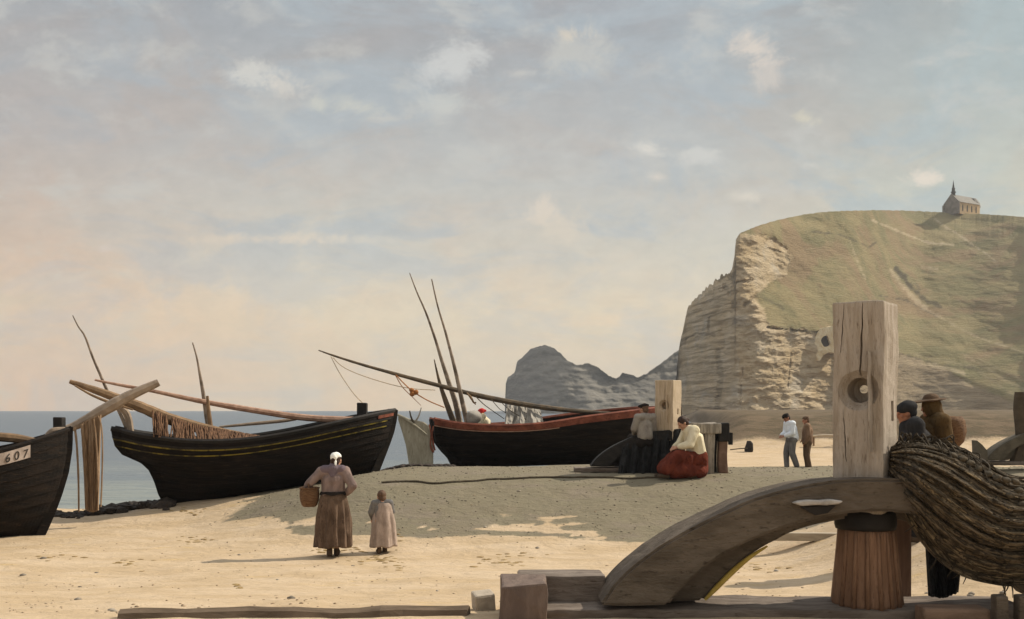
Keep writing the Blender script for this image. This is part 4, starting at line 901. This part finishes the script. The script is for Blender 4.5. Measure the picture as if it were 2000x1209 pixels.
# ------------------------------------------------------------------ small things on the beach
pD = hit(1550, 1070).y
bm = bmesh.new(); a = on(1440, pD + .1); b_ = on(1720, pD - .1)
d_ = (b_ - a); Mx = Matrix.Translation((a + b_) / 2) @ Matrix.Rotation(math.atan2(d_.y, d_.x), 4, 'Z')
box(bm, (-d_.length/2, -.07, -.05), (d_.length/2, .07, .075), Mx, .012); jitter(bm, .01, 2); tag(ob('timber_plank', bm, mat('bleached_plank', (.33, .27, .2), (.42, .35, .26), 3, (1, 5, 5))), 'long grey timber lying on the sand, seen under the arched beam', 'timber')
bm = bmesh.new(); pts = [on(lerp(235, 915, i/16), 8.74 + .06 * fbm(i * .3, 2)) + Vector((0, 0, -.01)) for i in range(17)]
tube(bm, pts, [.09 + .02 * fbm(i * .8, 5) for i in range(17)], 8); jitter(bm, .015, 3); tag(ob('shade_strip_beam', bm, mat('shade_strip_wood', (.10, .07, .045), (.16, .115, .078), 3, (1, 4, 4))), 'long dark timber laid in for the strip of shade along the bottom edge', 'timber')  # timber added to stand in for a dark strip of ground shade
# hauling rope along the bank
bm = bmesh.new(); pts = []
for x, y_ in [(745, 945), (800, 943), (860, 946), (930, 941), (1000, 937), (1080, 934), (1160, 934), (1240, 937), (1300, 934)]:
    p = hit(x, y_, 12, 24); pts.append(p + Vector((0, 0, .012)))
pp = spline(pts, 120); pp = [Vector((p.x, p.y, ground(p.x, p.y) + .02)) for p in pp]
tube(bm, pp, .02, 5); tag(ob('hauling_rope', bm, M_drope), 'long dark rope lying across the beach bank from the capstan to the boats', 'rope')
# anchor-like lump and rail by the low bank
pA = hit(1462, 882, 30, 70); s_ = pA.y / F
bsh = thing('upturned_tub', 'small dark tub with a pole by the low bank behind the trestle', 'tub', pA)
bm = bmesh.new(); lathe(bm, [(6*s_, 0), (7*s_, 5*s_), (6.2*s_, 14*s_), (4*s_, 18*s_)], 14); jitter(bm, .14, 3); ob('tub', bm, M_dark, bsh)
bm = bmesh.new(); tube(bm, [(-38*s_, -.2, 4*s_), (-20*s_, -.2, 6*s_), (-4*s_, -.2, 7*s_)], 1.1*s_, 6); ob('pole', bm, M_drope, bsh)
pR = hit(1612, 872, 30, 70); s_ = pR.y / F
rl = thing('hand_rail', 'low pale wooden rail behind the two standing men', 'rail', pR)
bm = bmesh.new(); tube(bm, [(-28*s_, 0, 20*s_), (0, 0, 22*s_), (60*s_, 0, 20*s_)], 2.4*s_, 6); ob('rail', bm, mat('pale_rail_wood', (.38, .31, .23), (.48, .40, .30), 4), rl)
for x in (-22, 18, 52):
    bm = bmesh.new(); tube(bm, [(x*s_, .05, -2*s_), (x*s_, .05, 19*s_)], 1.8*s_, 6); ob('rail_post', bm, M_brown, rl)

# seaweed along the water's edge, pebbles, tufts: nobody could count them
bm = bmesh.new(); rd = random.Random(5)
for i in range(520):
    x = rd.uniform(100, 330); yc_ = lerp(1008, 990, sst(110, 320, x)); D_ = rd.gauss(hit(x, yc_, 14, 30).y, .22)
    p = on(x, D_); rr = rd.uniform(.03, .085) * (1.5 if x > 180 else .7)
    g = bmesh.ops.create_icosphere(bm, subdivisions=1, radius=rr); bmesh.ops.scale(bm, verts=g['verts'], vec=(1.7, 1.2, .75))
    for v_ in g['verts']: v_.co += Vector((rd.uniform(-.4, .4), rd.uniform(-.4, .4), rd.uniform(-.3, .4))) * rr
    bmesh.ops.translate(bm, verts=g['verts'], vec=p + Vector((0, 0, rr * .4)))
for i in range(300):
    x = rd.uniform(745, 885); D_ = rd.gauss(25.6, .35); p = on(x, D_); rr = rd.uniform(.03, .07)
    g = bmesh.ops.create_icosphere(bm, subdivisions=1, radius=rr); bmesh.ops.scale(bm, verts=g['verts'], vec=(1.7, 1.2, .8)); bmesh.ops.translate(bm, verts=g['verts'], vec=p + Vector((0, 0, rr * .3)))
tag(ob('seaweed', bm, mat('dark_seaweed', (.022, .017, .013), (.06, .043, .032), 9, rough=.8)), kind='stuff')
def pebbles(name, n_, fn, M_, r0, r1, seed):
    rd = random.Random(seed); me = bpy.data.meshes.new(name); V_, F_ = [], []
    b0 = bmesh.new(); bmesh.ops.create_icosphere(b0, subdivisions=1, radius=1); bv = [v_.co.copy() for v_ in b0.verts]; bf = [[v_.index for v_ in f.verts] for f in b0.faces]; b0.free()
    k_ = 0
    while k_ < n_:
        p = fn(rd)
        if p is None: continue
        k_ += 1; r_ = rd.uniform(r0, r1); a = rd.uniform(0, 6.3); ca, sa = math.cos(a), math.sin(a); s1, s2, s3 = rd.uniform(.8, 1.5), rd.uniform(.7, 1.1), rd.uniform(.4, .7)
        o_ = len(V_)
        for c_ in bv:
            x_, y_, z_ = c_.x * s1, c_.y * s2, c_.z * s3; V_.append((p.x + r_ * (x_*ca - y_*sa), p.y + r_ * (x_*sa + y_*ca), p.z + r_ * z_))
        F_ += [[i + o_ for i in f] for f in bf]
    me.from_pydata(V_, [], F_); o = bpy.data.objects.new(name, me); COL.objects.link(o); me.materials.append(M_)
    for p_ in me.polygons: p_.use_smooth = True
    return tag(o, kind='stuff')
def f1(rd):
    y_ = rd.uniform(15.8, 25); x = rd.uniform(-6, .6 * y_)
    return Vector((x, y_, ground(x, y_))) if rd.random() < shade_band_mask(x, y_) else None
pebbles('shade_band_pebbles', 2200, f1, mat('grey_pebble', (.16, .135, .095), (.26, .22, .16), .8, rough=.8, lo=.4, hi=.6), .010, .028, 1)  # pebbles strewn over the painted shade band
def f2(rd):
    y_ = 9 + 14 * rd.random() ** 1.6; x = rd.uniform(-.6 * y_, .55 * y_)
    if fbm(x * .5, y_ * .5, 4) + rd.uniform(-.5, .5) < .1: return None
    return Vector((x, y_, ground(x, y_)))
pebbles('sand_pebbles', 900, f2, mat('brown_pebble', (.22, .155, .09), (.42, .32, .22), .9, rough=.8, lo=.4, hi=.6), .006, .022, 2)
pebbles('beach_stones', 70, f2, mat('grey_stone', (.15, .125, .095), (.36, .31, .25), .9, rough=.85, lo=.4, hi=.6), .02, .055, 4)
bm = bmesh.new(); rd = random.Random(9)
for (px, py, n_, w_) in ((690, 1075, 26, 40), (745, 1095, 40, 45), (620, 1078, 20, 30), (465, 1142, 8, 8), (785, 1112, 4, 8), (380, 1055, 26, 25), (370, 1000, 30, 40), (975, 1100, 30, 45), (770, 1045, 14, 14), (1010, 1085, 16, 60), (1480, 1110, 20, 60), (250, 1100, 14, 40), (100, 1085, 16, 50)):
    for i in range(n_):
        p = hit(px + rd.gauss(0, w_ * .6), min(1195, py + rd.gauss(0, 5)), 8, 25); rr = rd.uniform(.008, .03)
        g = bmesh.ops.create_icosphere(bm, subdivisions=1, radius=rr); bmesh.ops.scale(bm, verts=g['verts'], vec=(2.4, 1.3, .5)); bmesh.ops.translate(bm, verts=g['verts'], vec=p + Vector((0, 0, rr * .15)))
tag(ob('dry_seaweed', bm, mat('ochre_dry_weed', (.20, .13, .05), (.36, .25, .11), 6, rough=.9)), kind='stuff')

# ------------------------------------------------------------------ people
def taper(bm, p0, r0, p1, r1, seg=12):
    p0, p1 = Vector(p0), Vector(p1); ax = p1 - p0
    if ax.length < 1e-5: ax = Vector((0, 0, 1e-4)); p1 = p0 + ax
    t = ax.normalized(); u = t.orthogonal().normalized(); w = t.cross(u); rings = []
    st = [(p0, r0, a) for a in (-85, -55, -25, 0)] + [(p1, r1, a) for a in (0, 25, 55, 85)]
    for c_, r_, a in st:
        cc = c_ + t * r_ * math.sin(R(a)); rr = r_ * math.cos(R(a))
        rings.append([bm.verts.new(cc + (u * math.cos(b) + w * math.sin(b)) * rr) for b in [6.28318 * j / seg for j in range(seg)]])
    for a, b in zip(rings, rings[1:]):
        for j in range(seg): bm.faces.new((a[j], a[(j+1) % seg], b[(j+1) % seg], b[j]))
    bm.faces.new(rings[0][::-1]); bm.faces.new(rings[-1])
def ell(bm, c_, r_, M=None):
    g = bmesh.ops.create_icosphere(bm, subdivisions=3, radius=1)
    for v_ in g['verts']:
        q_ = Vector((v_.co.x * r_[0], v_.co.y * r_[1], v_.co.z * r_[2]))
        v_.co = (M @ q_ if M else q_) + Vector(c_)
def blob(name, segs, vox, M_, parent, it=2, wr=0., wsc=6.):
    bm = bmesh.new()
    for s_ in segs:
        if s_[0] == 'c': taper(bm, *s_[1:])
        else: ell(bm, *s_[1:])
    o = ob(name, bm, M_, parent)
    md = o.modifiers.new('r', 'REMESH'); md.mode = 'VOXEL'; md.voxel_size = vox; md.use_smooth_shade = True
    sm_ = o.modifiers.new('s', 'SMOOTH'); sm_.iterations = it; sm_.factor = .5
    par = o.parent; o.parent = None; me = evaluated(o); o.parent = par; o.modifiers.clear(); o.data = me
    me.materials.clear(); me.materials.append(M_)
    if wr:
        for v_ in me.vertices: v_.co += mn.noise_vector(Vector((v_.co.x * wsc, v_.co.y * wsc, v_.co.z * wsc * .45))) * wr
    for p_ in me.polygons: p_.use_smooth = True
    return o
def C(a, ra, b, rb): return ('c', a, ra, b, rb)
STAND = dict(pel=(0, 0, .93), chest=(0, 0, 1.24), neck=(0, .0, 1.45), head=(0, .025, 1.585), shl=(-.185, 0, 1.39), shr=(.185, 0, 1.39), ell=(-.225, -.03, 1.11), elr=(.225, -.03, 1.11), wrl=(-.22, .07, .88), wrr=(.22, .07, .88),
             hil=(-.09, 0, .90), hir=(.09, 0, .90), knl=(-.10, .03, .50), knr=(.10, .03, .50), anl=(-.10, -.01, .08), anr=(.10, -.01, .08), tol=(-.12, .15, .035), tor=(.12, .15, .035))
SEAT = dict(pel=(0, 0, .40), chest=(0, .05, .72), neck=(0, .17, .95), head=(0, .27, 1.06), shl=(-.18, .13, .90), shr=(.18, .13, .90), ell=(-.23, .24, .64), elr=(.23, .24, .64), wrl=(-.08, .44, .58), wrr=(.08, .44, .58),
            hil=(-.10, .02, .36), hir=(.10, .02, .36), knl=(-.13, .44, .44), knr=(.12, .42, .42), anl=(-.11, .62, .09), anr=(.11, .58, .09), tol=(-.12, .76, .04), tor=(.12, .72, .04))
def V3(*a): return Vector(a)
def person(label, loc, yaw, base, over=None, sc=1., hy=0., hp=0., skin=None, vox=.0075, group=None, girth=1.):
    J = {k_: Vector(v_) for k_, v_ in base.items()}
    for k_, v_ in (over or {}).items(): J[k_] = Vector(v_)
    skin = skin or M_skin
    root = thing('person', label, 'person', loc, R(yaw), group); root.scale = (sc,) * 3
    HM = (Matrix.Rotation(R(hy), 3, 'Z') @ Matrix.Rotation(R(-hp), 3, 'X')); H_ = J['head']
    hp_ = lambda *a: H_ + HM @ Vector(a)
    g = girth; sg = []
    sg += [('e', hp_(0, -.008, .02), (.076, .096, .098), HM), ('e', hp_(0, .018, -.05), (.058, .070, .072), HM), C(hp_(0, .075, -.095), .024, hp_(0, .06, -.085), .03)]                     # skull, jaw, chin
    sg += [C(hp_(0, .092, .012), .011, hp_(0, .112, -.028), .015), C(hp_(-.035, .082, .026), .012, hp_(.035, .082, .026), .012)]                                                       # nose, brow
    for e_ in (-1, 1): sg += [('e', hp_(e_ * .079, -.005, -.008), (.012, .022, .032), HM), ('e', hp_(e_ * .042, .066, -.03), (.022, .02, .02), HM)]                                    # ears, cheeks
    sg += [C(hp_(-.018, .087, -.062), .010, hp_(.018, .087, -.062), .010), C(J['neck'] - V3(0, 0, .03), .054, hp_(0, -.01, -.04), .05)]
    sg += [C(J['shl'], .062, J['shr'], .062), C(J['neck'] - V3(0, 0, .04), .085, J['chest'], .125 * g), C(J['chest'] + V3(-.06, 0, 0), .11 * g, J['pel'] + V3(-.05, 0, .05), .105 * g), C(J['chest'] + V3(.06, 0, 0), .11 * g, J['pel'] + V3(.05, 0, .05), .105 * g), C(J['hil'], .11, J['hir'], .11)]
    for e_ in 'lr':
        sh, el_, wr_ = J['sh'+e_], J['el'+e_], J['wr'+e_]
        sg += [C(sh, .056, el_, .042), C(el_, .043, wr_, .028)]
        d_ = (wr_ - el_).normalized(); sd_ = d_.cross(V3(0, 1, .3)).normalized(); nr = d_.cross(sd_).normalized()
        pm = wr_ + d_ * .075
        sg += [C(wr_ + d_ * .02 + sd_ * .012, .022, pm + sd_ * .024, .019), C(wr_ + d_ * .02 - sd_ * .012, .022, pm - sd_ * .024, .018)]
        for i, ln in enumerate((.062, .072, .068, .052)):
            b_ = pm + sd_ * (.030 - .020 * i); k1 = b_ + d_ * ln * .55 + nr * .008; k2 = k1 + d_ * ln * .45 + nr * .022
            sg += [C(b_, .0098, k1, .0094), C(k1, .0094, k2, .0082)]
        tb_ = wr_ + d_ * .035 + sd_ * .03; tk = tb_ + d_ * .035 + sd_ * .022 + nr * .012
        sg += [C(tb_, .013, tk, .0105), C(tk, .0105, tk + d_ * .03 + nr * .01, .009)]
        sg += [C(J['hi'+e_], .092 * g, J['kn'+e_], .057), C(J['kn'+e_], .057, J['kn'+e_].lerp(J['an'+e_], .35), .056), C(J['kn'+e_].lerp(J['an'+e_], .35), .056, J['an'+e_], .036), C(J['an'+e_] - V3(0, 0, .02), .038, J['to'+e_], .032)]
    body = blob('body', sg, vox, skin, root, 1)
    for e_ in (-1, 1):
        bm = bmesh.new(); ell(bm, hp_(e_ * .032, .084, .008), (.010, .006, .006), HM); ob('eye', bm, M_ink, root, True)
    bm = bmesh.new(); ell(bm, hp_(0, .097, -.062), (.022, .004, .005), HM); ob('mouth', bm, mat('lip', (.28, .10, .08), (.34, .13, .1), 9), root, True)
    return root, J, hp_, HM
def shoes(root, J, M_=M_shoe, vox=.009):
    for e_ in 'lr': blob('shoe', [C(J['an'+e_] + V3(0, 0, .02), .05, J['an'+e_] - V3(0, .01, .035), .05), C(J['an'+e_] - V3(0, 0, .03), .05, J['to'+e_] + V3(0, .02, .01), .042)], vox, M_, root)
def upper(root, J, M_, name='shirt', vox=.01, r=.02, sleeve=.85, girth=1., low=.0, wr=.012):
    g = girth; sg = [C(J['shl'], .068 + r, J['shr'], .068 + r), C(J['neck'] - V3(0, 0, .07), .088 + r, J['chest'], .132*g + r)]
    for e_ in (-1, 1): sg += [C(J['chest'] + V3(e_*.06, 0, 0), .118*g + r, J['pel'] + V3(e_*.055, 0, .06 - low), .12*g + r)]
    for e_ in 'lr': sg += [C(J['sh'+e_], .064 + r, J['el'+e_], .05 + r), C(J['el'+e_], .05 + r, J['el'+e_].lerp(J['wr'+e_], sleeve), .036 + r * .8)]
    return blob(name, sg, vox, M_, root, 2, wr, 9)
def trousers(root, J, M_, vox=.011, r=.022, wr=.012):
    sg = [C(J['hil'], .118 + r, J['hir'], .118 + r), C(J['pel'] + V3(-.05, 0, .08), .10 + r, J['pel'] + V3(.05, 0, .08), .10 + r)]
    for e_ in 'lr': sg += [C(J['hi'+e_], .098 + r, J['kn'+e_], .07 + r), C(J['kn'+e_], .07 + r, J['an'+e_] + V3(0, 0, .05), .06 + r)]
    return blob('trousers', sg, vox, M_, root, 2, wr, 9)
def skirt(root, M_, zw, zh, rw, rh, folds=11, amp=.035, sqy=.85, off=(0, 0), seed=0., name='skirt', n=96, flare=.7):
    bm = bmesh.new(); rings = []
    for i in range(26):
        t = i / 25; z = lerp(zw, zh, t); r_ = lerp(rw, rh, t ** flare) ; a_ = amp * sst(0, .5, t)
        rings.append([(off[0] + (r_ + a_ * (math.sin(folds * th + 1.3 * fbm(math.cos(th) * 2, math.sin(th) * 2, seed + t)) + .5 * math.sin(2.7 * folds * th + 1))) * math.cos(th),
                       off[1] + (r_ + a_ * math.sin(folds * th + 1.3 * fbm(math.cos(th) * 2, math.sin(th) * 2, seed + t))) * sqy * math.sin(th), z + .012 * t * math.sin(5 * th + seed)) for th in [6.28318 * j / n for j in range(n)]])
    inner = [[(off[0] + (x - off[0]) * .94, off[1] + (y - off[1]) * .94, z + .004) for x, y, z in r_] for r_ in rings[::-1]]
    V_ = [[bm.verts.new(p) for p in r_] for r_ in rings + inner]
    for a, b in zip(V_, V_[1:]):
        for j in range(n): bm.faces.new((a[j], a[(j+1) % n], b[(j+1) % n], b[j]))
    bmesh.ops.recalc_face_normals(bm, faces=bm.faces[:]); return ob(name, bm, M_, root, True)
def hair(root, hp_, HM, M_, bun=True, vox=.009):
    sg = [('e', hp_(0, -.022, .036), (.088, .100, .098), HM), ('e', hp_(0, -.05, -.03), (.078, .062, .07), HM)]
    if bun: sg.append(('e', hp_(0, -.11, -.005), (.045, .04, .045), HM))
    return blob('hair', sg, vox, M_, root, 2, .006, 18)

# woman with the basket and the child walking away up the sand
pw_ = hit(651, 1087, 9, 24); mpx = pw_.y / F; sc = (1087 - 884) * mpx / 1.70
wm, J, hp_, HM = person('woman in white cap, mauve blouse and long brown skirt carrying a basket, seen from behind', (pw_.x, pw_.y, pw_.z), 6, STAND,
    dict(head=(.045, .03, 1.575), ell=(-.36, -.05, 1.22), wrl=(-.46, .10, 1.10), elr=(.32, -.10, 1.16), wrr=(.19, .03, 1.0), anl=(-.05, -.12, .10), tol=(-.06, .02, .03), anr=(.05, .06, .08), tor=(.06, .22, .035), knl=(-.06, .0, .5), knr=(.06, .08, .5)), sc, -20, 8, vox=.0075)
upper(wm, J, C_mauve, 'blouse', .009, .022, .8, 1.0, 0, .016); skirt(wm, C_brown, 1.05, .165, .165, .285, 13, .034, .8, (0, 0), 2., flare=.36); shoes(wm, J)
skirt(wm, C_black, 1.065, 1.02, .205, .222, 9, .004, .84, name='waistband'); hair(wm, hp_, HM, M_hair)
blob('shawl', [C((-.14, -.03, 1.43), .075, (.14, -.03, 1.43), .075), C((0, -.06, 1.43), .095, (0, -.09, 1.34), .06), C(J['neck'] + V3(0, -.02, -.02), .085, J['neck'] + V3(.01, -.01, .05), .07)], .009, C_shawl, wm, 2, .01, 10)
cp = blob('cap', [('e', hp_(0, -.03, .06), (.088, .095, .072), HM), ('e', hp_(0, -.10, .035), (.062, .05, .06), HM), C(hp_(.03, -.10, -.03), .028, hp_(.045, -.115, -.085), .018)], .008, C_white, wm, 2, .008, 16)
bk_ = thing('basket', 'brown wicker basket held at the left hip of the woman in the white cap', 'basket', Vector((pw_.x, pw_.y, pw_.z)) + Matrix.Rotation(R(6), 3, 'Z') @ Vector((-.385 * sc, .02 * sc, .82 * sc)), R(6)); bk_.scale = (sc,) * 3
fac = lambda j, z: 1 + .02 * ((j % 2) * 2 - 1) * (1 if int(z * 60) % 2 else -1)
bm = bmesh.new(); lathe(bm, [(.10, 0), (.125, .03), (.148, .10), (.158, .18), (.155, .26), (.148, .30), (.13, .30), (.135, .2), (.11, .05)], 40, (0, 0, 0), fac); ob('basket_body', bm, M_wicker, bk_, True)
bm = bmesh.new(); tube(bm, [(.152 * math.cos(a), .152 * math.sin(a), .305) for a in [6.2832 * i / 32 for i in range(33)]], .014, 6); ob('rim', bm, M_wicker, bk_, True)
bm = bmesh.new(); tube(bm, [(.0, .15 * math.cos(a), .30 + .14 * math.sin(a)) for a in [math.pi * i / 16 for i in range(17)]], .011, 6); ob('basket_handle', bm, M_wicker, bk_, True)

pc_ = hit(746, 1080, 9, 24); mpx = pc_.y / F; sc = (1080 - 961) * mpx / 1.19
KID = {k_: (v_[0] * .78, v_[1] * .78, v_[2] * .70) for k_, v_ in STAND.items()}
kd, J, hp_, HM = person('small bareheaded child in a pale dress walking beside the woman with the basket', (pc_.x, pc_.y, pc_.z), 15, KID,
    dict(head=(-.005, .03, 1.095), ell=(-.21, .02, .80), wrl=(-.17, .14, .66), elr=(.20, .04, .80), wrr=(.15, .16, .68), anl=(-.06, -.06, .07), tol=(-.07, .05, .03), anr=(.06, .05, .07), tor=(.07, .17, .03)), sc, 10, 10, vox=.0075)
upper(kd, J, C_slate, 'bodice', .009, .012, .9, .86, 0, .008); skirt(kd, C_pale, .98, .13, .135, .262, 8, .022, .85, (0.03, 0), 5., 'dress', flare=.6); shoes(kd, J, C_dumber); hair(kd, hp_, HM, M_bhair, False)

# seated woman beside the smaller capstan
ps = hit(1345, 931, 15, 24); Ds = ps.y; mpx = Ds / F; zb = ps.z - .02; sc = (931 - 811) * mpx / 1.17
sw, J, hp_, HM = person('dark haired woman in cream blouse and red skirt sitting bent over beside the trestle', (P(1361, 0, Ds).x, Ds, zb), 104, SEAT, dict(head=(0, .29, 1.04), knl=(-.14, .46, .42), knr=(.12, .44, .40), anl=(-.12, .66, .08), anr=(.10, .62, .08), tol=(-.13, .80, .04), tor=(.11, .76, .04)), sc, 0, 38, vox=.008)
upper(sw, J, C_cream, 'blouse', .010, .035, .75, 1.08, .02, .016); hair(sw, hp_, HM, M_hair); shoes(sw, J)
sg = [C((-.10, .0, .36), .185, (.10, .0, .36), .185), C((0, -.08, .16), .16, (0, -.05, .34), .17)]
for e_ in 'lr': sg += [C(J['hi'+e_], .15, J['kn'+e_], .12), C(J['kn'+e_], .12, J['an'+e_] + V3(0, .03, .10), .13)]
sg += [C((0, .2, .36), .12, (0, .44, .38), .11), C((0, .46, .36), .10, (0, .62, .16), .12), C((-.1, .30, .14), .13, (.1, .30, .14), .13), C((-.12, .48, .13), .13, (.12, .48, .13), .13), C((-.13, .02, .14), .15, (.13, .02, .14), .15), ('e', (0, .30, .16), (.30, .46, .19)), ('e', (0, .22, .30), (.25, .34, .17))]
blob('skirt', sg, .012, C_red, sw, 6, .032, 9)
sk = ob('sack', bmesh.new(), M_black); bm = bmesh.new(); ell(bm, P(1342, 927, Ds - .12), (.24, .18, .09)); jitter(bm, .07, 3); bm.to_mesh(sk.data); bm.free(); sk.data.materials.clear(); sk.data.materials.append(C_dumber); tag(sk, 'low dark sack on the ground at the feet of the woman in red skirt', 'sack')
# man sitting on the covered beam
Dm = 20.72; mpx = Dm / F; zb = EYE - (866 - HY) * mpx
sm2, J, hp_, HM = person('man in grey shirt and black cap sitting, back turned, beside the pale post', (P(1260, 0, Dm).x, Dm, zb - .30), 20, SEAT, dict(chest=(0, .03, .74), neck=(0, .03, .96), head=(0, .06, 1.10), shl=(-.19, -.01, .92), shr=(.19, -.01, .92), ell=(-.25, .06, .66), elr=(.25, .06, .66), wrl=(-.12, .3, .52), wrr=(.12, .3, .52), anl=(-.11, .52, .0), anr=(.11, .52, .0), tol=(-.12, .66, -.04), tor=(.12, .66, -.04)), .93, 20, 12, vox=.009)
upper(sm2, J, C_grey, 'shirt', .011, .025, .9, .92, -.02, .016); trousers(sm2, J, C_black); shoes(sm2, J, C_black); hair(sm2, hp_, HM, M_bhair, False)
blob('cap', [('e', hp_(0, -.005, .075), (.125, .13, .045), HM), C(hp_(-.08, -.02, .05), .03, hp_(.08, -.02, .05), .03)], .009, C_black, sm2, 2, .006, 14)

# two men standing on the far side of the beach
pm_ = hit(1546, 918, 24, 60); mpx = pm_.y / F; sc = (918 - 807) * mpx / 1.68
m1, J, hp_, HM = person('man in bluish white shirt and dark cap bending his head on the far sand', tuple(pm_), 100, STAND, dict(pel=(0, -.03, .93), chest=(0, .02, 1.23), neck=(0, .09, 1.43), head=(0, .16, 1.54), shl=(-.19, .06, 1.37), shr=(.19, .06, 1.37), ell=(-.22, .08, 1.10), elr=(.22, .10, 1.10), wrl=(-.12, .27, 1.02), wrr=(.10, .28, 1.02), anl=(-.10, -.12, .09), tol=(-.11, .02, .03), anr=(.10, .10, .08), tor=(.11, .25, .035), knr=(.10, .12, .5)), sc, 10, 32, skin=M_skin2, vox=.011)
upper(m1, J, C_bluewhite, 'shirt', .013, .03, .9, 1.08, .03, .014); trousers(m1, J, C_slate, .013); shoes(m1, J); hair(m1, hp_, HM, M_hair, False, .012)
blob('cap', [('e', hp_(0, 0, .085), (.10, .11, .05), HM), C(hp_(-.04, .10, .055), .016, hp_(.04, .10, .055), .016)], .011, C_black, m1)
pm_ = hit(1577, 920, 24, 60); mpx = pm_.y / F; sc = (920 - 813) * mpx / 1.70
m2, J, hp_, HM = person('man in brown jacket and trousers standing beside the man in the white shirt', tuple(pm_), 70, STAND, dict(head=(0, .05, 1.575), ell=(-.24, -.04, 1.10), elr=(.26, -.02, 1.12), wrr=(.20, .14, .98), anl=(-.12, -.05, .08), tol=(-.14, .10, .03)), sc, 15, 15, skin=M_skin2, vox=.011)
upper(m2, J, C_umber, 'jacket', .013, .035, .95, 1.1, .08, .014); trousers(m2, J, C_dumber, .013, .03); shoes(m2, J); hair(m2, hp_, HM, M_bhair, False, .012)
blob('cap', [('e', hp_(0, -.01, .075), (.095, .105, .05), HM)], .011, C_dumber, m2)

# fisherman sitting in the right-hand boat
Db = Df3(950) + .35; mpx = Db / F
fb, J, hp_, HM = person('figure in red cap and pale shirt sitting low in the boat', (P(951, 0, Db).x, Db, EYE - (797 - HY) * mpx - 1.10), 95, SEAT, dict(head=(0, .17, 1.0), neck=(0, .10, .9)), .95, 0, 25, skin=M_skin2, vox=.011)
upper(fb, J, C_cream, 'shirt', .013, .03, .9, 1.1); trousers(fb, J, C_slate, .013)
blob('cap', [('e', hp_(0, -.02, .065), (.11, .115, .085), HM), C(hp_(0, -.08, .05), .06, hp_(0, -.14, .02), .04)], .011, C_scarlet, fb)

# two figures behind the net heap
Dn = 13.; x_ = P(1786, 0, Dn).x; zg = ground(x_, Dn); zt = EYE - (784 - HY) * Dn / F
n1_, J, hp_, HM = person('sunburnt man in navy coat and dark blue cap close behind the big post', (x_, Dn, zg), 72, STAND, dict(chest=(0, .0, 1.22), neck=(0, .05, 1.42), head=(0, .10, 1.54), wrl=(-.1, .25, 1.0), wrr=(.12, .24, 1.0)), (zt - zg) / 1.68, 10, 14, skin=M_skin2, vox=.010)
upper(n1_, J, C_navy, 'coat', .012, .045, .95, 1.15, .1, .014); trousers(n1_, J, C_navy, .013); shoes(n1_, J)
blob('cap', [('e', hp_(0, -.03, .06), (.115, .125, .085), HM), ('e', hp_(0, -.07, -.0), (.085, .06, .08), HM)], .011, C_navy, n1_, 2, .008, 12)
x_ = P(1826, 0, 13.3).x; zg = ground(x_, 13.3); zt = EYE - (773 - HY) * 13.3 / F
n2_, J, hp_, HM = person('figure in ochre brown smock and broad brown hat standing behind the net heap', (x_, 13.3, zg), 92, STAND, dict(head=(0, .06, 1.575), wrl=(-.12, .25, .98), wrr=(.12, .24, .98)), (zt - zg) / 1.72, 0, 6, skin=M_skin2, vox=.010)
upper(n2_, J, C_ochre, 'smock', .012, .05, .95, 1.15, .12, .016); trousers(n2_, J, C_ochre, .013); shoes(n2_, J)
blob('hood', [('e', hp_(0, -.02, .0), (.105, .125, .15), HM), C(J['neck'] - V3(0, .03, .02), .11, hp_(0, -.05, -.06), .10)], .011, C_ochre, n2_, 2, .012, 9)
blob('hat', [('e', hp_(0, .03, .085), (.17, .25, .018), HM), ('e', hp_(0, -.02, .11), (.095, .10, .07), HM)], .010, C_dumber, n2_, 2, .01, 7)
zz = (zt - zg) / 1.72
pk = ob('back_basket', bmesh.new(), M_wicker); bm = bmesh.new(); lathe(bm, [(.10, -.22), (.17, -.15), (.20, 0), (.185, .14), (.14, .20), (.12, .19)], 28, (0, 0, 0), lambda j, z: 1 + .015 * ((j % 2) * 2 - 1)); jitter(bm, .015, 6); bm.to_mesh(pk.data); bm.free()
pk.location = P(1857, 842, 13.3); [setattr(p_, 'use_smooth', True) for p_ in pk.data.polygons]; pk.data.materials.clear(); pk.data.materials.append(M_wicker); tag(pk, 'round dark brown basket carried on the back of the figure in ochre', 'basket')
